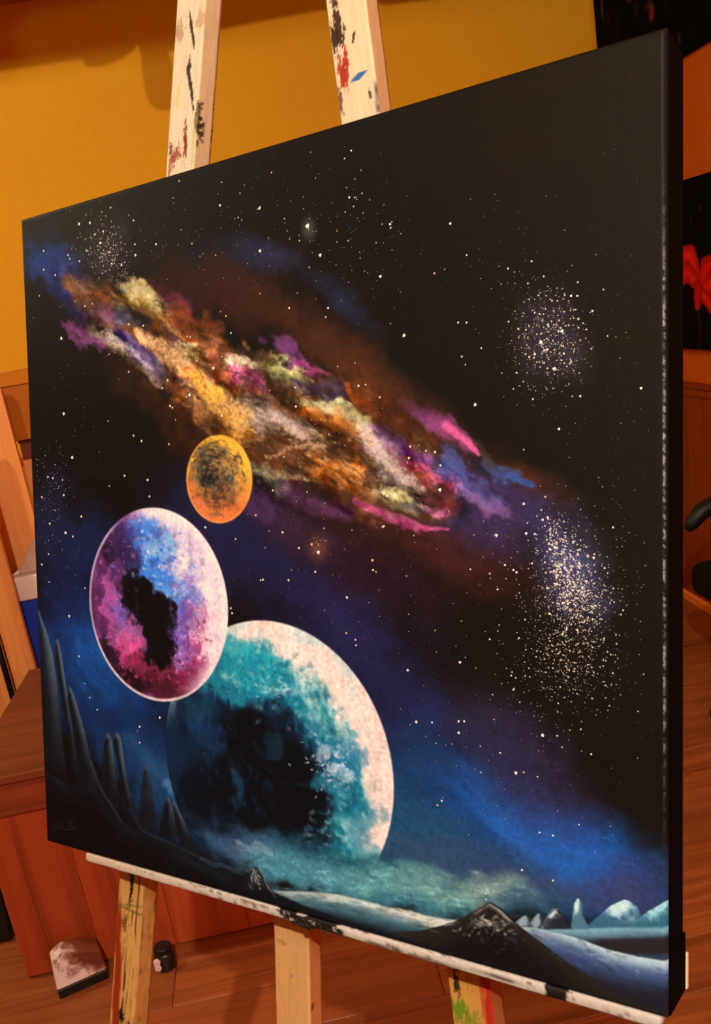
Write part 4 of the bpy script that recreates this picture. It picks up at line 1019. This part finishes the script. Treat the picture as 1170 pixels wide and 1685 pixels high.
baseM, markM = leg_canvas(400, WM)
def faceM(s, z):
    C = np.array((236, 172, 108)) * (1 + .045 * fbm(z * 9, s * 26, 401, 5, .6) + .03 * fbm(z * 60, s * 20, 402, 3))[..., None]
    for a in ((.25, -.066, .12, .003, (170, 124, 70), .6), (.5, -.098, .04, .003, (190, 130, 150), .8, .4)): C = markM(C, s, z, *a)
    return C
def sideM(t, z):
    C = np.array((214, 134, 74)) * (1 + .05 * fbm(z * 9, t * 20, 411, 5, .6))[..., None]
    return markM(C, t, z, .3, -.128, .12, .003, (90, 40, 20), .8)
leg(lambda z: .2885 + 0 * z, WM, .022, VB, .62, faceM, sideM, 'mast')
# ledge under the canvas, white with black smears, and its lip board behind the picture
MAT['ledge'] = painted('worn_white_ledge_paint', .6, .3, 0, .5)
def ledge_color(u, z):
    g = fbm(u * 12, z * 900, 500, 5, .65); g2 = fbm(u * 90, z * 700, 510, 4, .65)
    C = np.array((222, 206, 194)) * (1 + .07 * g2)[..., None]
    k = smooth(.12, .6, g2 + .7 * g) * .75; C = C * (1 - k[..., None]) + np.array((88, 66, 56)) * k[..., None]
    k = smooth(.3, .05, u) * .5; C = C * (1 - k[..., None]) + np.array((226, 190, 148)) * k[..., None]
    blk = smooth(.40, .60, smooth(.055, .02, np.abs(u - .374)) * .55 + .6 * g2 + .15) * smooth(.05, .03, np.abs(u - .374)) + smooth(.35, .6, smooth(.014, .005, np.abs(u - .614)) * .8 + .4 * g2) * smooth(.016, .010, np.abs(u - .614)) + smooth(.5, .8, g + smooth(.1, .03, np.abs(u - .50)) * .35) * .7
    blk = np.clip(blk, 0, 1)
    return C * (1 - blk[..., None]) + np.array((20, 16, 15)) * blk[..., None]
LZ0, LZ1, LU0, LU1 = -.0098, -.0003, .0675, .6935
ug = np.linspace(LU0, LU1, 420)
prof_l = [(.002, LZ1), (.0009, LZ1 - .0004), (.0005, LZ1 - .002), (.0004, (LZ0 + LZ1) / 2), (.0005, LZ0 + .002), (.0012, LZ0 + .0005), (.003, LZ0), (LF - .0005, LZ0), (LF - .0005, LZ1), (.002, LZ1)]
pg = np.arange(len(prof_l))
def ledge_pos(U, K):
    K = K.astype(int); y = np.array([p[0] for p in prof_l])[K]; z = np.array([p[1] for p in prof_l])[K]
    w = fbm(U * 40, K * .3, 520, 3) * .0005 * ((K > 1) & (K < 7))
    return np.stack([U, y - np.abs(w), z + w * .6], -1)
Ul, Kl = np.meshgrid(ug, pg); zl = np.array([p[1] for p in prof_l])[Kl]
o = color_grid('ledge', ug, pg, ledge_pos, ledge_color(Ul, zl), MAT['ledge'], ea)
bm = bmesh.new(); bm.from_mesh(o.data); bmesh.ops.remove_doubles(bm, verts=bm.verts[:], dist=.00001)
bmesh.ops.holes_fill(bm, edges=[e for e in bm.edges if e.is_boundary], sides=0); bmesh.ops.recalc_face_normals(bm, faces=bm.faces[:]); bm.to_mesh(o.data); bm.free()
rs = random.Random(9); bm = bmesh.new()
for i in range(46):                                                   # crust of dried black paint on the ledge
    u = rs.gauss(.376, .013); zz = LZ0 + rs.random() * .009 - .001; r = .0009 + .0016 * rs.random()
    b = bmesh.new(); bmesh.ops.create_icosphere(b, subdivisions=1, radius=r)
    for v in b.verts: v.co = Vector((u, .0006, zz)) + Vector((v.co.x * 1.7, v.co.y * .7, v.co.z)) * (.7 + .6 * rs.random())
    mm_ = bpy.data.meshes.new('t'); b.to_mesh(mm_); b.free(); bm.from_mesh(mm_); bpy.data.meshes.remove(mm_)
cr = mesh_obj('dried_paint_crust', bm, MAT['black'], ea); cr['kind'] = 'stuff'; cr['label'] = 'black crust of dried paint on the ledge'
box('ledge_lip', LU0 + .004, .7015, .0486, LF - .0003, .0002, .0285, plain('white_lip_paint', rgb(226, 206, 176), rgb(214, 190, 156), 30), ea, .0012)
box('crossbar', .01, .60, LF + .031, LF + .052, -.62, -.575, MAT['mast'], ea, .002)
box('head_block', .255, .372, LF + .031, LF + .055, 1.27, 1.35, MAT['mast'], ea, .003)
bm = bmesh.new()
for u in (.2885 + .022, .085, .515): add_lathe(bm, [(0, 0), (.006, 0), (.009, .003), (.009, .005), (0, .005)], 12, (u, 0, 0))
bm.free()
box('rear_brace', .300, .322, LF + .0225, LF + .034, -.60, .60, MAT['mast'], ea, .002)

# ---------------------------------------------------------------- chest behind the easel
ch = thing('wooden_chest', 'old red-brown wooden chest with planked lid standing behind the easel', 'chest', (-.245, 2.24, 0))
cx0, cx1, cy0, cy1 = -.766, .28, 1.90, 2.56
def L(x, y): return x + .245, y - 2.24
def cbox(name, x0, x1, y0, y1, z0, z1, mat, parent=ch, bev=.003):
    a, b = L(x0, y0); c, d = L(x1, y1); return box(name, a, c, b, d, z0, z1, mat, parent, bev)
nb = 6; wb_ = (cx1 - cx0) / nb
for i in range(nb): cbox('front_board', cx0 + i * wb_ + .0003, cx0 + (i + 1) * wb_ - .0003, cy0, cy0 + .02, .006, .426, MAT['chest'], ch, .0014)
for i in range(4):
    d = (cy1 - cy0 - .022) / 4
    cbox('side_board', cx0 + .001, cx0 + .02, cy0 + .021 + i * d + .0008, cy0 + .021 + (i + 1) * d - .0008, .006, .426, MAT['chest'])
    cbox('side_board', cx1 - .02, cx1 - .001, cy0 + .021 + i * d + .0008, cy0 + .021 + (i + 1) * d - .0008, .006, .426, MAT['chest'])
cbox('back_board', cx0 + .021, cx1 - .021, cy1 - .02, cy1 - .001, .006, .426, MAT['chest'])
cbox('bottom_board', cx0 + .021, cx1 - .021, cy0 + .021, cy1 - .021, .02, .035, MAT['chest'])
a0, b0 = L(cx0 - .004, cy0 - .006); a1, b1 = L(cx1 + .004, cy1 + .004)
bm = bmesh.new()
add_box(bm, a0, a1, b0, b0 + .022, .428, .503, .004); add_box(bm, a0, a1, b1 - .022, b1, .428, .503, .004)
add_box(bm, a0, a0 + .022, b0 + .0225, b1 - .0225, .428, .503, .004); add_box(bm, a1 - .022, a1, b0 + .0225, b1 - .0225, .428, .503, .004)
mesh_obj('frieze', bm, MAT['chest_x'], ch)
bm = bmesh.new(); add_box(bm, a0 - .006, a1 + .006, b0 - .006, b0 + .016, .4265, .4365, .003); mesh_obj('moulding', bm, MAT['chest_x'], ch)
lx0, lx1, ly0, ly1 = a0 - .010, a1 + .010, b0 - .010, b1 + .010
for i in range(4):
    d = (ly1 - ly0) / 4
    box('lid_board', lx0, lx1, ly0 + i * d + .0006, ly0 + (i + 1) * d - .0006, .5035, .522, MAT['chest_lid'], ch, .003)

# ---------------------------------------------------------------- things at the left edge
pc = thing('pine_shelf_unit', 'knotty pine shelf unit with upright boards standing behind the chest', 'shelf', (-.9, 3.0, 0))
def P(name, x0, x1, y0, y1, z0, z1, mat=MAT['pine'], bev=.003): return box(name, x0 + .9, x1 + .9, y0 - 3.0, y1 - 3.0, z0, z1, mat, pc, bev)
P('upright_board', -.870, -.7965, 2.70, 2.722, .001, 1.34)           # B, nearest
P('upright_board', -.872, -.7365, 2.90, 2.922, .001, 1.303)          # A
P('upright_board', -1.06, -.886, 2.74, 2.762, .001, 1.30)            # C
P('upright_board', -.742, -.56, 2.952, 2.974, .001, 1.075)           # D
P('side_panel', -1.06, -1.04, 2.763, 3.2, .001, 1.30)
P('side_panel', -.58, -.56, 2.975, 3.2, .001, 1.075)
P('shelf_board', -1.039, -.581, 2.975, 3.19, .40, .42)
P('shelf_board', -1.039, -.581, 2.975, 3.19, 1.055, 1.075)
rod = thing('black_rod', 'thin black rod upright between the pine boards behind the chest', 'rod', (-.866, 2.64, 0))
bm = bmesh.new(); add_tube(bm, [(0, 0, .003), (0, 0, 1.2)], .0085, 14); mesh_obj('rod_shaft', bm, MAT['black'], rod, True)
bm = bmesh.new(); add_lathe(bm, [(0, 0), (.014, 0), (.014, .012), (.009, .016), (.0086, .016)], 14); mesh_obj('rod_ferrule', bm, MAT['black'], rod)
sb = thing('storage_bin', 'blue plastic bin under a white lid, between the pine boards and the canvas', 'bin', (-.62, 2.80, 0))
bm = bmesh.new(); add_prism(bm, [(-.175, .001), (.175, .001), (.19, .680), (-.19, .680)], -.048, .085, 'y', .006); mesh_obj('bin_body', bm, MAT['blue'], sb)
bm = bmesh.new(); add_box(bm, -.2, .2, -.056, .093, .681, .757, .008, 3); mesh_obj('bin_lid', bm, MAT['white'], sb)
cl = thing('folded_cloth', 'greyish white folded cloth lying on the white bin lid', 'cloth', (-.62, 2.82, .757))
bm = bmesh.new(); add_prism(bm, [(-.17, 0), (.16, 0), (.17, .03), (.16, .13), (-.02, .14), (-.09, .115), (-.13, .07), (-.172, .012)], -.05, .066, 'y', .008); mesh_obj('cloth_fold', bm, MAT['white_cloth'], cl)
bx = thing('maroon_box', 'small maroon wooden box under the ochre carton on the pine unit', 'box', (-.655, 3.06, 1.0755))
bm = bmesh.new(); add_box(bm, -.088, .066, -.088, .09, 0, .05, .005); mesh_obj('box_body', bm, MAT['maroon'], bx)
bm = bmesh.new(); add_box(bm, -.090, .068, -.090, .092, .0502, .062, .003); mesh_obj('box_lid', bm, MAT['maroon'], bx)
oc = thing('ochre_carton', 'ochre yellow carton with a lid beside the left edge of the canvas', 'carton', (-.567, 3.04, 1.138))
bm = bmesh.new(); add_box(bm, -.1865, .16, -.10, .12, 0, .166, .003); mesh_obj('carton_body', bm, MAT['ochre'], oc)
bm = bmesh.new(); add_box(bm, -.1875, .165, -.104, .125, .1665, .208, .003); mesh_obj('carton_lid', bm, MAT['ochre_lid'], oc)

bk = thing('black_bin', 'black box on the floor left of the wooden chest', 'box', (-1.03, 2.26, 0))
bm = bmesh.new(); add_prism(bm, [(-.19, .001), (.19, .001), (.215, .30), (-.215, .30)], -.20, .18, 'y', .006); mesh_obj('bin_body', bm, MAT['black'], bk)
bm = bmesh.new(); add_box(bm, -.222, .222, -.21, .19, .3005, .318, .005); mesh_obj('bin_lid', bm, MAT['black'], bk)

# little paint-smeared box and jar on the floor in front of the chest
m = Mat('white_smeared_dark_paint', .7, .2)
fz = m.noise(m.mapping((9, 9, 7)), 3.2, 8, .7, .6); sx = m.n('ShaderNodeSeparateXYZ'); m.l(m.co, sx.inputs[0])
mr = m.n('ShaderNodeMapRange'); mr.inputs[1].default_value = -.055; mr.inputs[2].default_value = .06; mr.inputs[3].default_value = .26; mr.inputs[4].default_value = -.22; m.l(sx.outputs[0], mr.inputs[0])
mz = m.n('ShaderNodeMapRange'); mz.inputs[1].default_value = .03; mz.inputs[2].default_value = .09; mz.inputs[3].default_value = .06; mz.inputs[4].default_value = -.16; m.l(sx.outputs[2], mz.inputs[0])
a1_ = m.n('ShaderNodeMath', operation='ADD'); m.l(fz, a1_.inputs[0]); m.l(mr.outputs[0], a1_.inputs[1])
a2_ = m.n('ShaderNodeMath', operation='ADD'); m.l(a1_.outputs[0], a2_.inputs[0]); m.l(mz.outputs[0], a2_.inputs[1])
m.color(m.ramp(a2_.outputs[0], [(.34, rgb(112, 60, 36)), (.45, rgb(150, 116, 104)), (.58, rgb(236, 226, 230))]))
MAT['smear'] = m.m
sbx = thing('smeared_box', 'small dark box smeared with white paint on the floor before the chest', 'box', (-.634, 1.851, 0), math.radians(19))
bm = bmesh.new(); add_prism(bm, [(-.054, .0005), (.058, .0005), (.058, .024), (-.054, .024)], -.032, .03, 'y', .002); mesh_obj('box_base', bm, MAT['black'], sbx)
bm = bmesh.new(); add_prism(bm, [(-.054, .0245), (.058, .0245), (.055, .078), (.02, .094), (-.02, .102), (-.048, .088)], -.032, .028, 'y', .003); mesh_obj('box_body', bm, MAT['smear'], sbx)
jr = thing('paint_jar', 'little dark paint jar with white smears on the floor right of the left easel leg', 'jar', (-.436, 1.835, 0))
bm = bmesh.new(); add_lathe(bm, [(0, .0005), (.020, .0005), (.023, .004), (.023, .034), (.019, .042), (.017, .044)], 20); mesh_obj('jar_body', bm, plain('jar_glass_dark', rgb(20, 20, 24), rgb(36, 33, 34), 60, .3, .5), jr, True)
bm = bmesh.new(); add_lathe(bm, [(.0172, .0442), (.020, .0442), (.020, .056), (.018, .058), (0, .058)], 20); mesh_obj('jar_lid', bm, MAT['black'], jr)
bm = bmesh.new(); add_prism(bm, [(-.0225, .012), (-.012, .008), (-.007, .016), (-.010, .026), (-.006, .034), (-.014, .039), (-.0225, .036)], -.0236, -.0150, 'y', .001); mesh_obj('paint_smear', bm, MAT['white'], jr)

# ---------------------------------------------------------------- pictures on the right wall
MAT['matt_paint'] = painted('matt_picture_paint', .8, .03, 0, .05)
def wall_picture(name, label, y0, y1, z0, z1, paint_fn, dep=.035, ny=130, nz=130):
    t = thing(name, label, 'painting', (XR - dep, (y0 + y1) / 2, z0))
    w = y1 - y0; h = z1 - z0
    bm = bmesh.new(); add_box(bm, .0006, dep - .0006, -w / 2, w / 2, 0, h, .003); mesh_obj('stretched_canvas', bm, MAT['black_canvas'], t)
    ys = np.linspace(-w / 2 + .003, w / 2 - .003, ny); zs = np.linspace(.003, h - .003, nz)
    Yg, Zg = np.meshgrid(ys, zs)
    color_grid('painted_surface', ys, zs, lambda A, B: np.stack([0 * A, A, B], -1), paint_fn(Yg + (y0 + y1) / 2, Zg + z0), MAT['matt_paint'], t, (1, 1, 1))
    return t
def flower(y, z):
    C = np.ones(y.shape + (3,)) * np.array((7, 7, 8)) * (1 + .3 * fbm(y * 30, z * 30, 600, 4))[..., None]
    w = .008 * fbm(y * 26, z * 26, 610, 4); w2 = .008 * fbm(y * 26, z * 26, 620, 4)
    def petal(C, pts, wid, colr):
        best = 9
        for (a, b, r0), (c, d, r1) in zip([p + (q,) for p, q in zip(pts, wid)], [p + (q,) for p, q in zip(pts[1:], wid[1:])]):
            L2 = (c - a) ** 2 + (d - b) ** 2; t = np.clip(((y + w - a) * (c - a) + (z + w2 - b) * (d - b)) / L2, 0, 1)
            best = np.minimum(best, np.hypot(y + w - a - t * (c - a), z + w2 - b - t * (d - b)) / (r0 + (r1 - r0) * t))
        k = smooth(1.05, .85, best)[..., None]; sh = (1 - .35 * best.clip(0, 1))[..., None] if hasattr(best, 'clip') else 1
        return C * (1 - k) + np.array(colr) * sh * k
    C = petal(C, [(3.14, 1.20), (3.125, 1.12), (3.13, 1.03)], [.005, .006, .004], (36, 34, 36))
    for pts, wid, c in (([(3.12, 1.27), (3.16, 1.345), (3.24, 1.355), (3.29, 1.33)], [.03, .045, .035, .012], (240, 40, 18)), ([(3.11, 1.25), (3.18, 1.29), (3.25, 1.29), (3.30, 1.265)], [.03, .04, .035, .01], (232, 36, 16)),
                        ([(3.10, 1.24), (3.06, 1.30), (3.00, 1.33)], [.03, .04, .02], (226, 34, 15)), ([(3.09, 1.23), (3.03, 1.25), (2.96, 1.24)], [.03, .04, .015], (236, 38, 16)), ([(3.10, 1.22), (3.05, 1.19), (3.0, 1.14)], [.03, .03, .01], (232, 36, 16)), ([(3.12, 1.24), (3.13, 1.20), (3.14, 1.17)], [.03, .03, .012], (210, 30, 12))):
        C = petal(C, pts, wid, c)
    for a, b, r in ((3.07, 1.50, .012), (3.14, 1.47, .009), (3.27, 1.18, .008), (3.12, 1.12, .007), (3.07, 1.09, .01)):
        k = (smooth(1.2, .5, np.hypot(y + w - a, (z + w2 - b) * .7) / r) * .35)[..., None]; C = C * (1 - k) + np.array((70, 64, 60)) * k
    return np.clip(C, 2, 250)
wall_picture('flower_picture', 'black picture with a red lily hanging above the wainscot on the right wall', 2.72, 3.46, 1.027, 1.60, flower)
def dark_picture(y, z):
    C = np.ones(y.shape + (3,)) * np.array((7, 7, 7)) * (1 + .3 * fbm(y * 20, z * 20, 700, 4))[..., None]
    n = fbm(y * 40, z * 6, 710, 4)
    for a, b, ra, rb, c, al in ((3.75, 2.30, .014, .05, (96, 60, 34), .7), (3.70, 2.24, .014, .05, (46, 42, 44), .6), (3.62, 2.2, .008, .10, (34, 32, 34), .6), (3.50, 2.27, .02, .035, (150, 84, 36), .7), (3.46, 2.21, .02, .03, (40, 40, 44), .6), (3.34, 2.165, .018, .03, (128, 58, 28), .85), (3.36, 2.19, .03, .015, (70, 44, 26), .6), (3.15, 2.03, .012, .03, (70, 66, 76), .6), (3.22, 2.2, .015, .05, (40, 38, 38), .6)):
        k = (smooth(1.3, .5, np.sqrt(((y - a) / ra) ** 2 + ((z - b) / rb) ** 2) + .6 * n) * al)[..., None]
        C = C * (1 - k) + np.array(c) * k
    return np.clip(C, 2, 250)
wall_picture('dark_picture', 'black picture with faint grey and orange strokes high on the right wall', 2.86, 3.828, 1.982, 2.50, dark_picture)

# ---------------------------------------------------------------- office chair at the right edge
oc2 = thing('office_chair', 'black office chair with curved armrests beside the right wall', 'chair', (1.38, 2.33, 0))
bm = bmesh.new(); add_box(bm, -.19, .19, -.20, .19, .375, .478, .045, 4); mesh_obj('seat', bm, MAT['black_cloth'], oc2, True)
bm = bmesh.new(); add_box(bm, .165, .215, -.19, .18, .52, .95, .024, 4); mesh_obj('backrest', bm, MAT['black_cloth'], oc2, True)
bm = bmesh.new(); add_box(bm, .17, .2, -.03, .03, .40, .60, .008, 2); mesh_obj('back_bracket', bm, MAT['black'], oc2)
for s in (1, -1):
    yy = .195 if s > 0 else -.235
    bm = bmesh.new(); add_tube(bm, [(-.178, yy, .572), (-.165, yy, .588), (-.13, yy, .622), (-.07, yy, .645), (.05, yy, .65), (.13, yy, .63), (.15, yy, .56), (.10, yy, .47), (.02, yy, .40), (.0, yy * .7, .376)], [.012, .022, .027, .027, .026, .022, .018, .016, .016, .014], 12); mesh_obj('armrest', bm, MAT['black'], oc2, True)
bm = bmesh.new(); add_tube(bm, [(0, 0, .09), (0, 0, .374)], .028, 16); mesh_obj('gas_column', bm, MAT['black'], oc2, True)
for k in range(5):
    a = 2 * math.pi * k / 5 + .3; ca_, sa_ = math.cos(a) * .19, math.sin(a) * .19
    bm = bmesh.new(); add_tube(bm, [(0, 0, .105), (ca_ * .5, sa_ * .5, .09), (ca_, sa_, .066)], [.022, .018, .014], 10); lg = mesh_obj('base_leg', bm, MAT['black'], oc2, True)
    bm = bmesh.new()
    add_tube(bm, [(ca_ - .012 * math.sin(a), sa_ + .012 * math.cos(a), .026), (ca_ + .012 * math.sin(a), sa_ - .012 * math.cos(a), .026)], .025, 14); mesh_obj('caster', bm, MAT['black'], lg, True)

# ---------------------------------------------------------------- the pendant lamp above the photographer, and the added corner bulb
m = Mat('warm_bulb_glass', .3, .2); m.color(rgb(255, 240, 210)); m.b.inputs['Emission Color'].default_value = (1, .82, .6, 1); m.b.inputs['Emission Strength'].default_value = 6
MAT['bulb'] = m.m
lp = thing('pendant_lamp', 'pendant lamp with a dark metal shade hanging from the ceiling', 'lamp', (LAMP.x, LAMP.y, LAMP.z))
bm = bmesh.new(); add_lathe(bm, [(.020, .16), (.06, .155), (.13, .11), (.17, .060), (.172, .058), (.175, .062), (.13, .116), (.06, .162), (.02, .168)], 36); mesh_obj('lamp_shade', bm, MAT['metal'], lp, True)
bm = bmesh.new(); add_tube(bm, [(0, 0, .16), (0, 0, ZC - LAMP.z - .001)], .004, 8); mesh_obj('lamp_cord', bm, MAT['black'], lp)
bm = bmesh.new(); add_lathe(bm, [(0, .022), (.014, .026), (.024, .044), (.028, .064), (.024, .088), (.014, .108), (.013, .15), (0, .15)], 20); mesh_obj('bulb', bm, MAT['bulb'], lp, True)
cb = thing('added_corner_bulb', 'unseen bare bulb on a cord, added to brighten the left wall', 'lamp', CORNER)
bm = bmesh.new(); add_lathe(bm, [(0, .022), (.014, .026), (.024, .044), (.028, .064), (.024, .088), (.014, .108), (.013, .12), (0, .12)], 20); mesh_obj('bulb', bm, MAT['bulb'], cb, True)  # glass of the added corner bulb
bm = bmesh.new(); add_lathe(bm, [(0, .1205), (.016, .1205), (.018, .13), (.016, .165), (.006, .175), (0, .175)], 20); mesh_obj('added_bulb_socket', bm, MAT['black'], cb, True)
bm = bmesh.new(); add_tube(bm, [(0, 0, .176), (0, 0, ZC - CORNER.z - .001)], .003, 8); mesh_obj('lamp_cord', bm, MAT['black'], cb)  # cord of the added corner bulb
